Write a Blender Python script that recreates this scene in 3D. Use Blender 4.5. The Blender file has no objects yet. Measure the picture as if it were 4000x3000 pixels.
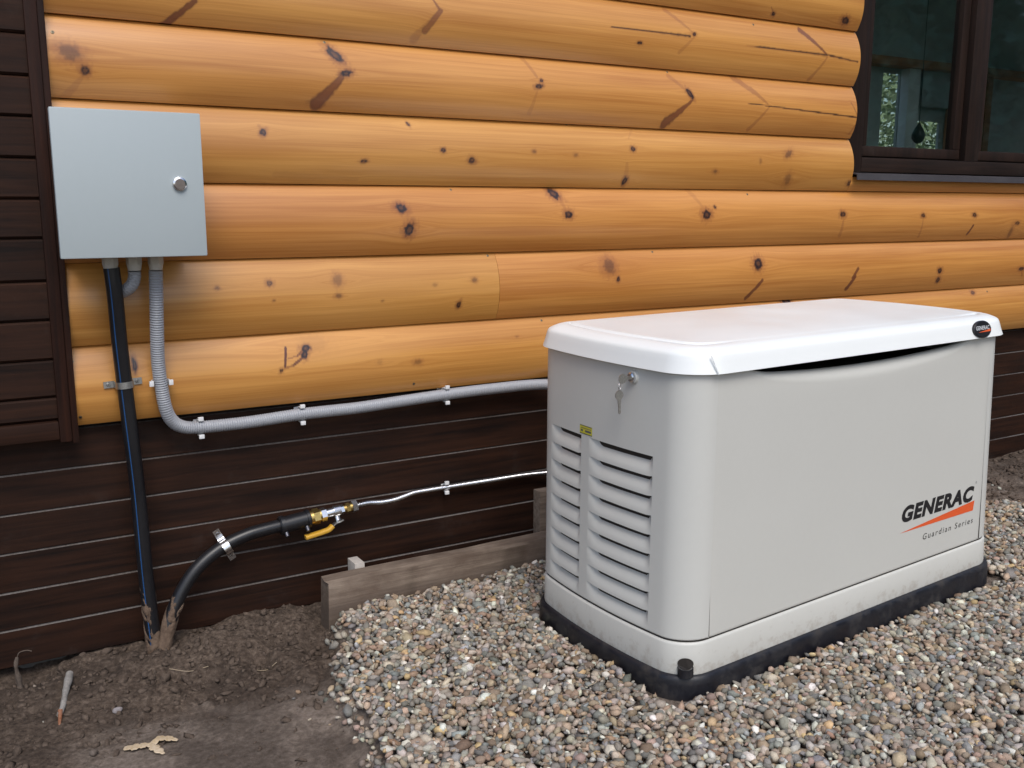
import bpy, bmesh, math, random
import numpy as np
from mathutils import Vector, Matrix

random.seed(7)
rng = np.random.default_rng(11)
sc = bpy.context.scene
COL = sc.collection
R = math.radians

# ------------------------------------------------------------------ camera
cam_d = bpy.data.cameras.new('camera')
cam = bpy.data.objects.new('camera', cam_d)
COL.objects.link(cam)
sc.camera = cam
cam_d.sensor_width = 36.0
cam_d.lens = 3772.48 / 4000 * 36.0
cam_d.clip_start = 0.05
cam_d.clip_end = 500
_y, _p, _r = .53126, -.18225, .00116
_f = Vector((math.sin(_y) * math.cos(_p), math.cos(_y) * math.cos(_p), math.sin(_p)))
_x = Vector((math.cos(_y), -math.sin(_y), 0))
_u = _x.cross(_f)
_x2 = math.cos(_r) * _x + math.sin(_r) * _u
_u2 = -math.sin(_r) * _x + math.cos(_r) * _u
cam.matrix_world = Matrix(((_x2.x, _u2.x, -_f.x, -.58269), (_x2.y, _u2.y, -_f.y, -2.64777),
                           (_x2.z, _u2.z, -_f.z, 1.14929), (0, 0, 0, 1)))

# ------------------------------------------------------------------ sky, sun, exposure
world = bpy.data.worlds.new('World')
sc.world = world
world.use_nodes = True
wn, wl = world.node_tree.nodes, world.node_tree.links
wn.clear()
wo = wn.new('ShaderNodeOutputWorld')
bg = wn.new('ShaderNodeBackground')
sky = wn.new('ShaderNodeTexSky')
sky.sky_type = 'NISHITA'
sky.sun_disc = False
SUN_EL, SUN_AZ = R(54), R(196)          # azimuth clockwise from +Y
sky.sun_elevation = SUN_EL
sky.sun_rotation = SUN_AZ
sky.air_density = 1.0
sky.dust_density = 2.2
sky.ozone_density = 1.0
bg.inputs['Strength'].default_value = 0.13
wl.new(sky.outputs[0], bg.inputs['Color'])
wl.new(bg.outputs[0], wo.inputs[0])
sun_d = bpy.data.lights.new('sun', 'SUN')
sun = bpy.data.objects.new('sun', sun_d)
COL.objects.link(sun)
sun_d.energy = 1.5
sun_d.angle = R(30)
sun_d.color = (1.0, .975, .925)
sdir = Vector((math.sin(SUN_AZ) * math.cos(SUN_EL), math.cos(SUN_AZ) * math.cos(SUN_EL), math.sin(SUN_EL)))
sun.rotation_euler = sdir.to_track_quat('Z', 'Y').to_euler()
sun.location = sdir * 20
sc.view_settings.view_transform = 'Standard'
sc.view_settings.look = 'None'
sc.view_settings.gamma = 1.0
sc.view_settings.use_curve_mapping = False
sc.view_settings.exposure = 0.46

# ------------------------------------------------------------------ helpers
def link(o, parent=None):
    COL.objects.link(o)
    if parent is not None:
        o.parent = parent
    return o

def tag(o, label=None, cat=None, group=None, kind=None):
    if label: o['label'] = label
    if cat: o['category'] = cat
    if group: o['group'] = group
    if kind: o['kind'] = kind
    return o

def empty(name, loc, label, cat, group=None):
    o = bpy.data.objects.new(name, None)
    o.empty_display_size = .05
    o.location = loc
    link(o)
    return tag(o, label, cat, group)

def mesh(name, verts, faces, mat, parent=None, smooth=False, mats=None, fm=None, loc=None, world_to=None):
    me = bpy.data.meshes.new(name)
    me.from_pydata([tuple(map(float, v)) for v in verts], [], faces)
    for m in ([mat] if mats is None else mats):
        me.materials.append(m)
    if fm is not None:
        me.polygons.foreach_set('material_index', fm)
    if smooth:
        me.polygons.foreach_set('use_smooth', [True] * len(me.polygons))
    me.update()
    o = bpy.data.objects.new(name, me)
    link(o, parent)
    if parent is not None and loc is None:
        # vertices are given in the parent's own frame shifted by world_to
        pass
    if loc is not None:
        o.location = loc
    return o

def sharp(o, ang=35):
    """smooth shading with sharp edges above the angle"""
    me = o.data
    bm = bmesh.new(); bm.from_mesh(me)
    for f in bm.faces: f.smooth = True
    for e in bm.edges:
        e.smooth = not (len(e.link_faces) != 2 or e.calc_face_angle(0) > R(ang))
    bm.to_mesh(me); bm.free()
    return o

class MB:
    def __init__(s): s.v = []; s.f = []; s.m = []
    def add(s, vs, fs, m=0):
        n = len(s.v); s.v += [tuple(map(float, v)) for v in vs]
        s.f += [tuple(i + n for i in f) for f in fs]; s.m += [m] * len(fs)
    def box(s, x0, x1, y0, y1, z0, z1, bev=0.0, m=0):
        if bev <= 0:
            vs = [(x, y, z) for x in (x0, x1) for y in (y0, y1) for z in (z0, z1)]
            s.add(vs, [(0, 1, 3, 2), (4, 6, 7, 5), (0, 4, 5, 1), (2, 3, 7, 6), (0, 2, 6, 4), (1, 5, 7, 3)], m)
            return
        bm = bmesh.new()
        bmesh.ops.create_cube(bm, size=1)
        for v in bm.verts:
            v.co = Vector(((x0 + x1) / 2 + v.co.x * (x1 - x0), (y0 + y1) / 2 + v.co.y * (y1 - y0), (z0 + z1) / 2 + v.co.z * (z1 - z0)))
        bmesh.ops.bevel(bm, geom=bm.edges[:], offset=bev, segments=2, affect='EDGES', profile=.6)
        bm.verts.index_update()
        s.add([v.co for v in bm.verts], [tuple(v.index for v in f.verts) for f in bm.faces], m)
        bm.free()
    def cyl(s, a, b, r0, r1=None, n=20, m=0, cap=True, rot=0):
        a, b = Vector(a), Vector(b); r1 = r0 if r1 is None else r1
        d = (b - a).normalized(); q = d.to_track_quat('Z', 'Y')
        vs = []
        for P, r in ((a, r0), (b, r1)):
            for i in range(n):
                t = rot + 2 * math.pi * i / n
                vs.append(P + q @ Vector((r * math.cos(t), r * math.sin(t), 0)))
        fs = [(i, (i + 1) % n, n + (i + 1) % n, n + i) for i in range(n)]
        if cap: fs += [tuple(range(n - 1, -1, -1)), tuple(range(n, 2 * n))]
        s.add(vs, fs, m)
    def build(s, name, mat, parent=None, smooth=None, mats=None):
        o = mesh(name, s.v, s.f, mat, parent, mats=mats, fm=s.m if mats else None)
        if smooth: sharp(o, smooth)
        return o

def catmull(pts, step):
    pts = [np.array(p, float) for p in pts]
    P = [2 * pts[0] - pts[1]] + pts + [2 * pts[-1] - pts[-2]]
    out = []
    for i in range(1, len(P) - 2):
        for t in np.linspace(0, 1, 24, endpoint=False):
            a, b, c, d = P[i - 1], P[i], P[i + 1], P[i + 2]
            out.append(.5 * ((2 * b) + (-a + c) * t + (2 * a - 5 * b + 4 * c - d) * t * t + (-a + 3 * b - 3 * c + d) * t ** 3))
    out.append(pts[-1]); out = np.array(out)
    L = np.r_[0, np.cumsum(np.linalg.norm(np.diff(out, axis=0), axis=1))]
    n = max(2, int(L[-1] / step) + 1)
    s = np.linspace(0, L[-1], n)
    return np.stack([np.interp(s, L, out[:, k]) for k in range(3)], 1), s

def tube(name, pts, rad, mat, parent=None, step=.01, n=16, ref=(0, -1, 0), cap=True, attr=None):
    """rad: number or function(s, total) -> radius"""
    P, s = catmull(pts, step)
    T = np.gradient(P, axis=0); T /= np.linalg.norm(T, axis=1)[:, None]
    rf = np.array(ref, float)
    A = rf - T * (T @ rf)[:, None]; A /= np.linalg.norm(A, axis=1)[:, None]
    B = np.cross(T, A)
    r = np.array([rad(x, s[-1]) if callable(rad) else rad for x in s])
    th = np.arange(n) * 2 * math.pi / n
    V = P[:, None] + r[:, None, None] * (A[:, None] * np.cos(th)[None, :, None] + B[:, None] * np.sin(th)[None, :, None])
    m = len(P)
    fs = [(i * n + j, (i + 1) * n + j, (i + 1) * n + (j + 1) % n, i * n + (j + 1) % n) for i in range(m - 1) for j in range(n)]
    if cap: fs += [tuple(range(n)), tuple((m - 1) * n + j for j in range(n - 1, -1, -1))]
    o = mesh(name, V.reshape(-1, 3), fs, mat, parent)
    sharp(o, 60)
    return o, P, A, B

def gridmesh(name, G, mat, parent=None, smooth=True, flip=False, skip=None):
    a, b = G.shape[:2]
    fs = []
    for i in range(a - 1):
        for j in range(b - 1):
            if skip is not None and skip(i, j): continue
            q = (i * b + j, (i + 1) * b + j, (i + 1) * b + j + 1, i * b + j + 1)
            fs.append(q[::-1] if flip else q)
    return mesh(name, G.reshape(-1, 3), fs, mat, parent, smooth=smooth)

def copy_tree(o, parent=None):
    c = o.copy(); COL.objects.link(c); c.parent = parent
    for ch in list(o.children): copy_tree(ch, c)
    return c

# ------------------------------------------------------------------ materials
def M(name, col, rough=.5, metal=0.0, spec=.5, coat=0.0, coat_r=.2):
    m = bpy.data.materials.new(name); m.use_nodes = True
    b = m.node_tree.nodes['Principled BSDF']
    b.inputs['Base Color'].default_value = (*col, 1)
    b.inputs['Roughness'].default_value = rough
    b.inputs['Metallic'].default_value = metal
    b.inputs['Specular IOR Level'].default_value = spec
    b.inputs['Coat Weight'].default_value = coat
    b.inputs['Coat Roughness'].default_value = coat_r
    return m

class NT:
    def __init__(s, m): s.t = m.node_tree; s.n = s.t.nodes; s.l = s.t.links; s.b = s.n['Principled BSDF']
    def new(s, t, **k):
        x = s.n.new(t)
        for a, v in k.items(): setattr(x, a, v)
        return x
    def link(s, a, b): s.l.new(a, b)
    def coord(s, kind='Object'): return s.new('ShaderNodeTexCoord').outputs[kind]
    def mapping(s, src, scale=(1, 1, 1), loc=(0, 0, 0), rot=(0, 0, 0)):
        x = s.new('ShaderNodeMapping'); x.inputs['Scale'].default_value = scale
        x.inputs['Location'].default_value = loc; x.inputs['Rotation'].default_value = rot
        s.link(src, x.inputs['Vector']); return x.outputs[0]
    def noise(s, vec, scale=5, detail=4, rough=.55, dist=0):
        x = s.new('ShaderNodeTexNoise'); x.inputs['Scale'].default_value = scale
        x.inputs['Detail'].default_value = detail; x.inputs['Roughness'].default_value = rough
        x.inputs['Distortion'].default_value = dist
        if vec is not None: s.link(vec, x.inputs['Vector'])
        return x.outputs['Fac']
    def ramp(s, fac, stops, interp='LINEAR'):
        x = s.new('ShaderNodeValToRGB'); x.color_ramp.interpolation = interp
        e = x.color_ramp.elements
        while len(e) < len(stops): e.new(.5)
        for i, (p, c) in enumerate(stops):
            e[i].position = p; e[i].color = (*c, 1) if len(c) == 3 else c
        s.link(fac, x.inputs[0]); return x.outputs[0]
    def mix(s, fac, a, b, mode='MIX'):
        x = s.new('ShaderNodeMix', data_type='RGBA', blend_type=mode)
        for sock, v in ((x.inputs[0], fac), (x.inputs[6], a), (x.inputs[7], b)):
            if hasattr(v, 'is_linked') or hasattr(v, 'node'): s.link(v, sock)
            elif isinstance(v, tuple): sock.default_value = (*v, 1)
            else: sock.default_value = v
        return x.outputs[2]
    def math(s, op, a, b=0.0, clamp=False):
        x = s.new('ShaderNodeMath', operation=op, use_clamp=clamp)
        for sock, v in ((x.inputs[0], a), (x.inputs[1], b)):
            if hasattr(v, 'node'): s.link(v, sock)
            else: sock.default_value = v
        return x.outputs[0]
    def attr(s, name, out='Fac'):
        x = s.new('ShaderNodeAttribute', attribute_name=name); return x.outputs[out]
    def bump(s, h, strength=.3, dist=.002, prev=None):
        x = s.new('ShaderNodeBump'); x.inputs['Strength'].default_value = strength
        x.inputs['Distance'].default_value = dist; s.link(h, x.inputs['Height'])
        if prev is not None: s.link(prev, x.inputs['Normal'])
        return x.outputs[0]

def mat_log():
    m = M('lacquered_pine', (.5, .27, .08), .42, coat=.45, coat_r=.26); t = NT(m)
    g = t.attr('grain', 'Vector')
    tint = t.attr('tint')
    st = t.noise(t.mapping(g, (1.1, 95, 1)), 1.0, 5, .6, .3)
    st2 = t.noise(t.mapping(g, (.7, 16, 1)), 1.0, 3, .5, .8)
    big = t.noise(t.mapping(g, (1.6, 5, 1)), 1.0, 2, .5)
    pal = t.ramp(tint, [(0, (.61, .318, .080)), (.5, (.61, .288, .070)), (1, (.60, .250, .062))])
    dark = t.ramp(tint, [(0, (.44, .195, .035)), (1, (.42, .145, .026))])
    fine = t.noise(t.mapping(g, (4.0, 340, 1)), 1.0, 3, .6)
    f = t.math('ADD', t.math('MULTIPLY', st, .60), t.math('MULTIPLY', st2, .70))
    f = t.math('ADD', f, t.math('MULTIPLY', t.math('SUBTRACT', fine, .5), .35))
    f = t.math('ADD', f, t.math('MULTIPLY', big, .35))
    f = t.ramp(f, [(.62, (0, 0, 0)), (1.02, (1, 1, 1))])
    c = t.mix(f, pal, dark)
    halo = t.attr('halo')
    c = t.mix(halo, c, (.17, .036, .018))
    kn = t.attr('knot')
    kn2 = t.math('MULTIPLY', t.math('MULTIPLY', kn, 1.25), t.math('ADD', .78, t.math('MULTIPLY', t.noise(t.mapping(t.coord(), (1, 1, 1)), 220, 2), .5)), True)
    c = t.mix(kn2, c, (.022, .008, .007))
    t.link(c, t.b.inputs['Base Color'])
    r = t.ramp(st2, [(.3, (.36,) * 3), (.7, (.5,) * 3)])
    t.link(r, t.b.inputs['Roughness'])
    h = t.math('SUBTRACT', t.math('MULTIPLY', st, .5), t.math('MULTIPLY', kn, .6))
    t.link(t.bump(h, .25, .0012), t.b.inputs['Normal'])
    return m

def mat_dark_wood(name, a, b, rough=.38, axis='x'):
    m = M(name, a, rough, spec=.2); t = NT(m)
    oi = t.new('ShaderNodeObjectInfo').outputs['Random']
    co = t.coord()
    add = t.new('ShaderNodeVectorMath', operation='ADD'); t.link(co, add.inputs[0])
    cmb = t.new('ShaderNodeCombineXYZ'); 
    for i in range(3): t.link(t.math('MULTIPLY', oi, 37.0 + i * 11), cmb.inputs[i])
    t.link(cmb.outputs[0], add.inputs[1])
    sc_ = (3, 60, 60) if axis == 'x' else (60, 60, 3)
    n = t.noise(t.mapping(add.outputs[0], sc_), 1, 5, .6, .4)
    n2 = t.noise(t.mapping(add.outputs[0], (2.2, 9, 9) if axis == 'x' else (9, 9, 2.2)), 1, 3)
    f = t.math('ADD', t.math('MULTIPLY', n, .6), t.math('MULTIPLY', n2, .4))
    c = t.ramp(f, [(.36, a), (.66, b)])
    dust = t.noise(t.mapping(add.outputs[0], (5, 5, 5)), 1, 6, .7)
    d = t.ramp(dust, [(.60, (0, 0, 0)), (.82, (.16,) * 3)])
    c = t.mix(d, c, (.12, .105, .095))
    t.link(c, t.b.inputs['Base Color'])
    t.link(t.ramp(dust, [(.3, (rough,) * 3), (.8, (rough + .3,) * 3)]), t.b.inputs['Roughness'])
    t.link(t.bump(n, .35, .0015), t.b.inputs['Normal'])
    return m

def mat_rough_wood(name='weathered_board'):
    m = M(name, (.2, .16, .12), .85); t = NT(m)
    co = t.coord()
    n = t.noise(t.mapping(co, (4, 70, 70)), 1, 6, .65, .5)
    n2 = t.noise(t.mapping(co, (7, 9, 9)), 1, 5, .6)
    c = t.ramp(n, [(.3, (.105, .075, .055)), (.7, (.25, .195, .15))])
    c = t.mix(t.ramp(n2, [(.42, (0, 0, 0)), (.65, (.75,) * 3)]), c, (.085, .055, .038))
    # damp soil splashed along the lower edge
    z = t.new('ShaderNodeSeparateXYZ'); t.link(co, z.inputs[0])
    k = t.math('ADD', z.outputs[2], t.math('MULTIPLY', t.math('SUBTRACT', n2, .5), .12))
    c = t.mix(t.ramp(k, [(.015, (.8,) * 3), (.06, (0, 0, 0))]), c, (.075, .052, .038))
    t.link(c, t.b.inputs['Base Color'])
    t.link(t.bump(n, .7, .003), t.b.inputs['Normal'])
    return m

def mat_plastic(name, col, rough=.45, speck=.02, bumpy=.0, scale=60, coat=0.0):
    m = M(name, col, rough, coat=coat); t = NT(m)
    n = t.noise(t.mapping(t.coord(), (1, 1, 1)), scale, 4, .6)
    lo = tuple(max(0, c - speck) for c in col); hi = tuple(c + speck for c in col)
    n2 = t.noise(t.mapping(t.coord(), (1, 1, 1)), 3.0, 3, .6)
    f = t.math('ADD', t.math('MULTIPLY', n, .5), t.math('MULTIPLY', n2, .5))
    t.link(t.ramp(f, [(.35, lo), (.65, hi)]), t.b.inputs['Base Color'])
    t.link(t.ramp(n2, [(.35, (max(0, rough - .06),) * 3), (.65, (rough + .08,) * 3)]), t.b.inputs['Roughness'])
    if bumpy: t.link(t.bump(t.noise(t.mapping(t.coord(), (1, 1, 1)), 900, 2), bumpy, .0005), t.b.inputs['Normal'])
    return m

def mat_metal(name, col, rough, scale=300):
    m = M(name, col, rough, 1.0); t = NT(m)
    n = t.noise(t.mapping(t.coord(), (1, 1, 1)), scale, 3)
    t.link(t.ramp(n, [(.3, tuple(c * .75 for c in col)), (.7, col)]), t.b.inputs['Base Color'])
    t.link(t.ramp(n, [(.3, (rough + .12,) * 3), (.7, (rough,) * 3)]), t.b.inputs['Roughness'])
    return m

LOG = mat_log()
PLANK = mat_dark_wood('dark_stained_wood', (.0075, .0034, .0022), (.034, .0130, .0066), .48)
PLANKV = mat_dark_wood('dark_stained_wood_upright', (.010, .0040, .0028), (.034, .0115, .0062), .46, axis='z')
CASING = mat_dark_wood('brown_stained_wood', (.010, .006, .0045), (.028, .015, .0105), .5)
CASINGV = mat_dark_wood('brown_stained_wood_upright', (.010, .006, .0045), (.028, .014, .0095), .5, axis='z')
TONGUE_GLINT = mat_plastic('painted_tongue_glint', (.085, .072, .065), .6, .045, scale=150)  # pale ledge colour stands in for sky light glinting off the tongues
BOARD = mat_rough_wood()
PAINT = mat_plastic('bisque_paint', (.550, .545, .508), .42, .006, .04)
SIDEPAINT = mat_plastic('bisque_plastic', (.560, .558, .525), .40, .006, .03)
LIDP = mat_plastic('white_lid_plastic', (.80, .82, .81), .34, .005, .03)
CORE = M('dark_inner_steel', (.025, .020, .017), .7)
def dusty(m, zlo=.080, zhi=.125, amt=.45):
    # thin splashed dust that gathers along the lower edge
    t = NT(m); src = t.b.inputs['Base Color'].links[0].from_socket
    co = t.coord(); z = t.new('ShaderNodeSeparateXYZ'); t.link(co, z.inputs[0])
    n = t.noise(t.mapping(co, (1, 1, 1)), 38, 6, .7)
    k = t.math('ADD', z.outputs[2], t.math('MULTIPLY', t.math('SUBTRACT', .52, n), .30))
    f = t.ramp(t.math('MULTIPLY', k, 4.0), [(zlo * 4 - .10, (amt,) * 3), (zhi * 4 - .05, (0, 0, 0))])
    t.link(t.mix(f, src, (.30, .25, .20)), t.b.inputs['Base Color']); return m
SKIRTP = dusty(mat_plastic('bisque_skirt_paint', (.550, .545, .508), .44, .008, .04))
def mat_base():
    m = M('black_base_plastic', (.012, .012, .016), .42); t = NT(m)
    n = t.noise(t.mapping(t.coord(), (1, 1, 1)), 14, 6, .7)
    n2 = t.noise(t.mapping(t.coord(), (1, 1, 1)), 60, 3, .6)
    c = t.mix(t.ramp(n, [(.52, (0, 0, 0)), (.72, (.6,) * 3)]), (.009, .009, .013), (.055, .046, .038))
    t.link(c, t.b.inputs['Base Color'])
    t.link(t.ramp(n, [(.4, (.33,) * 3), (.65, (.85,) * 3)]), t.b.inputs['Roughness'])
    t.link(t.bump(n2, .2, .002), t.b.inputs['Normal'])
    return m
BASE = mat_base()
CAB = mat_plastic('grey_powder_coat', (.395, .445, .46), .42, .004, .10)
GLAND = mat_plastic('grey_gland_plastic', (.50, .48, .44), .5, .02)
GREYC = mat_plastic('grey_conduit_plastic', (.31, .32, .345), .45, .02)
WHITEP = mat_plastic('white_clip_plastic', (.72, .72, .72), .4, .02)
BLACKP = mat_plastic('black_pipe_plastic', (.010, .010, .012), .35, .003)
BLUE = M('blue_stripe', (.012, .065, .19), .4)
SCREWM = mat_metal('dull_brassy_screw', (.30, .25, .17), .5)
STEEL = mat_metal('zinc_steel', (.62, .62, .60), .32)
CHROME = mat_metal('chrome', (.80, .80, .82), .16)
BRASS = mat_metal('brass', (.62, .44, .16), .28)
YELLOW = mat_plastic('yellow_lever_coat', (.55, .30, .02), .45, .03)
def mat_mud(name, a, b, sc_=60):
    m = M(name, a, .95, spec=.2); t = NT(m)
    n = t.noise(t.mapping(t.coord(), (1, 1, 1)), sc_, 8, .7)
    n2 = t.noise(t.mapping(t.coord(), (1, 1, 1)), sc_ / 6, 5, .6)
    f = t.math('ADD', t.math('MULTIPLY', n, .5), t.math('MULTIPLY', n2, .5))
    t.link(t.ramp(f, [(.32, a), (.68, b)]), t.b.inputs['Base Color'])
    t.link(t.bump(n, .8, .004), t.b.inputs['Normal'])
    return m
MUD = mat_mud('dried_mud', (.055, .035, .025), (.20, .14, .10), 90)
KNOTS={
 -1:[('k',2.389,1.8266,0.0164,0.0114,0,1),('k',2.027,1.8164,0.0074,0.0054,0,0.8),('s',2.007,1.8384,2.027,1.819,0.0022,0.0054,0.5)],
 0:[('s',0.027,1.6554,-0.051,1.5901,0.0108,0.017,0.75),('s',0.692,1.726,0.713,1.6968,0.0044,0.0079,0.6),('s',0.713,1.6968,0.666,1.6404,0.0123,0.0176,0.6),('s',0.683,1.6697,0.634,1.6168,0.0105,0.0219,0.3),('c',1.312,1.7082,1.638,1.7071,0.0029,0.0058,0.9),('k',1.657,1.7144,0.0067,0.0051,0,0.8),('s',1.548,1.7851,1.654,1.7183,0.0141,0.005,0.35),('s',1.655,1.7037,1.596,1.6524,0.0051,0.0123,0.25),('k',1.43,1.6682,0.0093,0.0041,0,0.9),('c',1.892,1.6981,2.292,1.6959,0.0032,0.0053,0.9),('c',2.292,1.6959,2.458,1.6835,0.0057,0.0034,0.8),('s',2.167,1.7755,2.288,1.6992,0.0177,0.0066,0.7),('s',2.293,1.6878,2.226,1.6066,0.0057,0.0136,0.35)],
 1:[('k',-0.273,1.509,0.0237,0.0159,-20,0.55),('k',-0.242,1.47,0.0097,0.0093,0,0.75),('s',-0.243,1.4611,-0.299,1.3925,0.0074,0.0223,0.22),('k',0.396,1.5536,0.025,0.0112,-45,0.8),('k',0.422,1.5072,0.0164,0.007,10,0.85),('s',0.408,1.4941,0.34,1.4227,0.0135,0.032,0.7),('s',0.99,1.6133,1.041,1.5386,0.0149,0.0074,0.3),('k',1.045,1.5102,0.013,0.0063,10,0.8),('k',1.056,1.5275,0.0056,0.0047,0,0.8),('s',1.041,1.5008,1.018,1.4314,0.0047,0.0132,0.2),('s',1.567,1.5768,1.646,1.5239,0.0143,0.0061,0.3),('k',1.646,1.5231,0.0179,0.0069,-45,0.85),('k',1.658,1.5071,0.0034,0.0026,0,0.9),('s',1.658,1.5021,1.551,1.4219,0.0062,0.0291,0.7),('s',1.863,1.592,2.008,1.5067,0.0235,0.0053,0.4),('s',1.931,1.5575,2.008,1.5067,0.0151,0.0054,0.4),('c',1.91,1.5051,2.47,1.4825,0.0022,0.0043,0.9),('s',2.013,1.4963,1.934,1.4179,0.0055,0.0132,0.35),('s',2.44,1.5364,2.481,1.4801,0.0035,0.0058,0.5),('s',2.479,1.4678,2.455,1.4242,0.0047,0.0117,0.35)],
 2:[('k',0.187,1.3412,0.0083,0.0082,-30,0.8),('s',0.177,1.3586,0.187,1.3458,0.0065,0.0065,0.3),('k',0.615,1.3816,0.0032,0.0066,30,0.8),('k',0.469,1.2728,0.0092,0.0043,10,0.7),('k',0.717,1.3102,0.0075,0.006,0,0.8),('k',0.812,1.2838,0.0104,0.0084,0,0.75),('k',1.031,1.3154,0.0065,0.0048,0,0.5),('s',1.403,1.3684,1.443,1.419,0.004,0.0121,0.15),('k',1.449,1.416,0.0064,0.0076,0,0.5),('k',1.414,1.3345,0.0084,0.0067,0,0.75),('k',1.391,1.2318,0.0084,0.0118,-15,0.95),('s',1.389,1.2862,1.391,1.2367,0.0101,0.0202,0.2),('k',1.774,1.2685,0.0094,0.0054,0,0.5),('k',2.126,1.3373,0.0182,0.0094,30,0.55),('k',2.133,1.2475,0.0131,0.0188,0,0.4),('k',1.984,1.3084,0.005,0.0074,0,0.3),('k',2.468,1.2369,0.0129,0.0089,0,0.7),('k',1.186,1.3087,0.0069,0.0049,0,0.4),('s',0.453,1.2231,0.218,1.2332,0.0087,0.0173,0.12)],
 3:[('k',0.58,1.1436,0.0161,0.0104,-20,1),('k',0.603,1.0811,0.0139,0.018,-25,1),('k',1.116,1.1883,0.0222,0.0114,-35,1),('k',1.161,1.1227,0.0138,0.0107,0,0.8),('s',1.129,1.1733,1.156,1.1332,0.0137,0.0078,0.25),('k',1.74,1.1207,0.0165,0.0143,0,0.85),('k',1.781,1.1463,0.0059,0.0045,0,0.7),('s',1.672,1.2106,1.733,1.1366,0.0191,0.0064,0.2),('k',2.43,1.1194,0.0143,0.0099,0,0.75),('s',2.434,1.1067,2.429,1.0384,0.0071,0.0142,0.3),('k',2.904,1.1138,0.0113,0.0074,0,0.7),('s',2.905,1.1044,2.905,1.0265,0.005,0.0114,0.3),('k',3.241,1.1136,0.014,0.0077,0,0.7),('s',3.242,1.0703,3.22,1.0327,0.0079,0.0092,0.85),('k',3.552,1.0777,0.0151,0.0068,0,0.6),('k',3.524,1.0364,0.0113,0.025,0,0.4)],
 4:[('k',0.186,0.9412,0.0085,0.007,0,0.6),('k',0.381,0.943,0.0122,0.0145,0,0.4),('k',0.38,0.8981,0.0092,0.0051,0,0.55),('k',0.819,0.9269,0.0089,0.0063,0,0.5),('k',0.765,0.8534,0.007,0.0101,-25,0.8),('k',0.514,0.8771,0.004,0.003,0,0.4),('k',0.684,0.9173,0.0068,0.0038,0,0.3),('k',0.195,0.8938,0.0036,0.0028,0,0.5),('k',1.33,0.9529,0.021,0.0221,40,0.55),('k',1.363,0.9093,0.0064,0.0069,0,0.8),('k',2.001,0.9422,0.0192,0.0169,20,0.9),('s',2.02,0.8806,1.958,0.8173,0.0113,0.0136,0.75),('s',2.533,0.9069,2.507,0.8725,0.0121,0.0097,0.75),('s',2.521,0.8771,2.486,0.8301,0.0109,0.0146,0.8),('k',3.04,0.8846,0.0135,0.0097,0,0.8),('k',3.041,0.8447,0.0118,0.0097,0,0.75),('k',3.617,0.873,0.0174,0.0069,0,0.8),('s',3.619,0.8615,3.635,0.8436,0.0056,0.0083,0.4),('k',0.043,0.9338,0.0067,0.0041,0,0.5)],
 5:[('s',0.225,0.7574,0.218,0.7088,0.006,0.006,0.95),('s',0.219,0.7268,0.255,0.7348,0.0034,0.0034,0.5),('s',0.255,0.7348,0.282,0.751,0.0043,0.0121,0.7),('k',0.282,0.7532,0.0119,0.0087,0,0.95),('k',0.277,0.7368,0.0082,0.0101,-20,0.95),('s',0.276,0.7332,0.243,0.7103,0.0078,0.0061,0.8),('s',0.243,0.7103,0.218,0.7036,0.0052,0.0052,0.5),('k',0.207,0.6974,0.0043,0.0064,-30,0.7),('k',0.301,0.7642,0.0449,0.0217,0,0.1),('k',0.623,0.6885,0.0118,0.0069,0,0.4),('k',0.501,0.6983,0.0081,0.0075,0,0.15),('k',-0.176,0.7447,0.005,0.0159,5,0.9),('k',2.182,0.7942,0.0217,0.0097,0,0.85),('k',3.309,0.7779,0.0127,0.0078,0,0.6),('k',0.974,0.741,0.0047,0.0033,0,0.3)],
}
SCREWS= [(-0.306, 1.5534), (0.373, 1.5878), (1.939, 1.7734), (1.569, 1.5901), (1.172, 1.4035), (0.754, 1.1969), (1.951, 1.1917), (0.88, 0.9978), (1.525, 0.9949), (1.077, 0.7849), (0.615, 0.6211), (-0.322, 0.7638), (-0.313, 0.6197), (3.411, 0.7779)]
# ------------------------------------------------------------------ ground
def sstep(a, b, x): 
    t = np.clip((x - a) / (b - a), 0, 1); return t * t * (3 - 2 * t)

def vnoise(x, y, s, seed):
    """smooth value noise on numpy arrays"""
    r = np.random.default_rng(seed).random((257, 257))
    X = np.asarray(x) / s + 128.3; Y = np.asarray(y) / s + 127.1
    xi = np.floor(X).astype(int); yi = np.floor(Y).astype(int)
    fx = X - xi; fy = Y - yi; fx = fx * fx * (3 - 2 * fx); fy = fy * fy * (3 - 2 * fy)
    g = lambda a, b: r[np.mod(a, 256), np.mod(b, 256)]
    return (g(xi, yi) * (1 - fx) + g(xi + 1, yi) * fx) * (1 - fy) + (g(xi, yi + 1) * (1 - fx) + g(xi + 1, yi + 1) * fx) * fy

def gravel_edge_x(y):
    return np.interp(-np.asarray(y), [.165, .29, .46, .64, .77, .93, 1.4, 3.0], [.285, .262, .185, .140, .132, .100, .02, -.2])

def in_gravel(x, y):
    """signed depth into the gravel bed (positive inside), metres"""
    back = np.where(x < 1.95, -.168, -.168 - (x - 1.95) * .56)
    wob = (vnoise(x, y, .06, 5) - .5) * .05
    return np.minimum(x - gravel_edge_x(y) + wob, back - y + np.where(x < 1.95, 0, wob))

def bed(x, y):
    return .0255 + .0225 * np.clip(x - .4, 0, 3)

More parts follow.
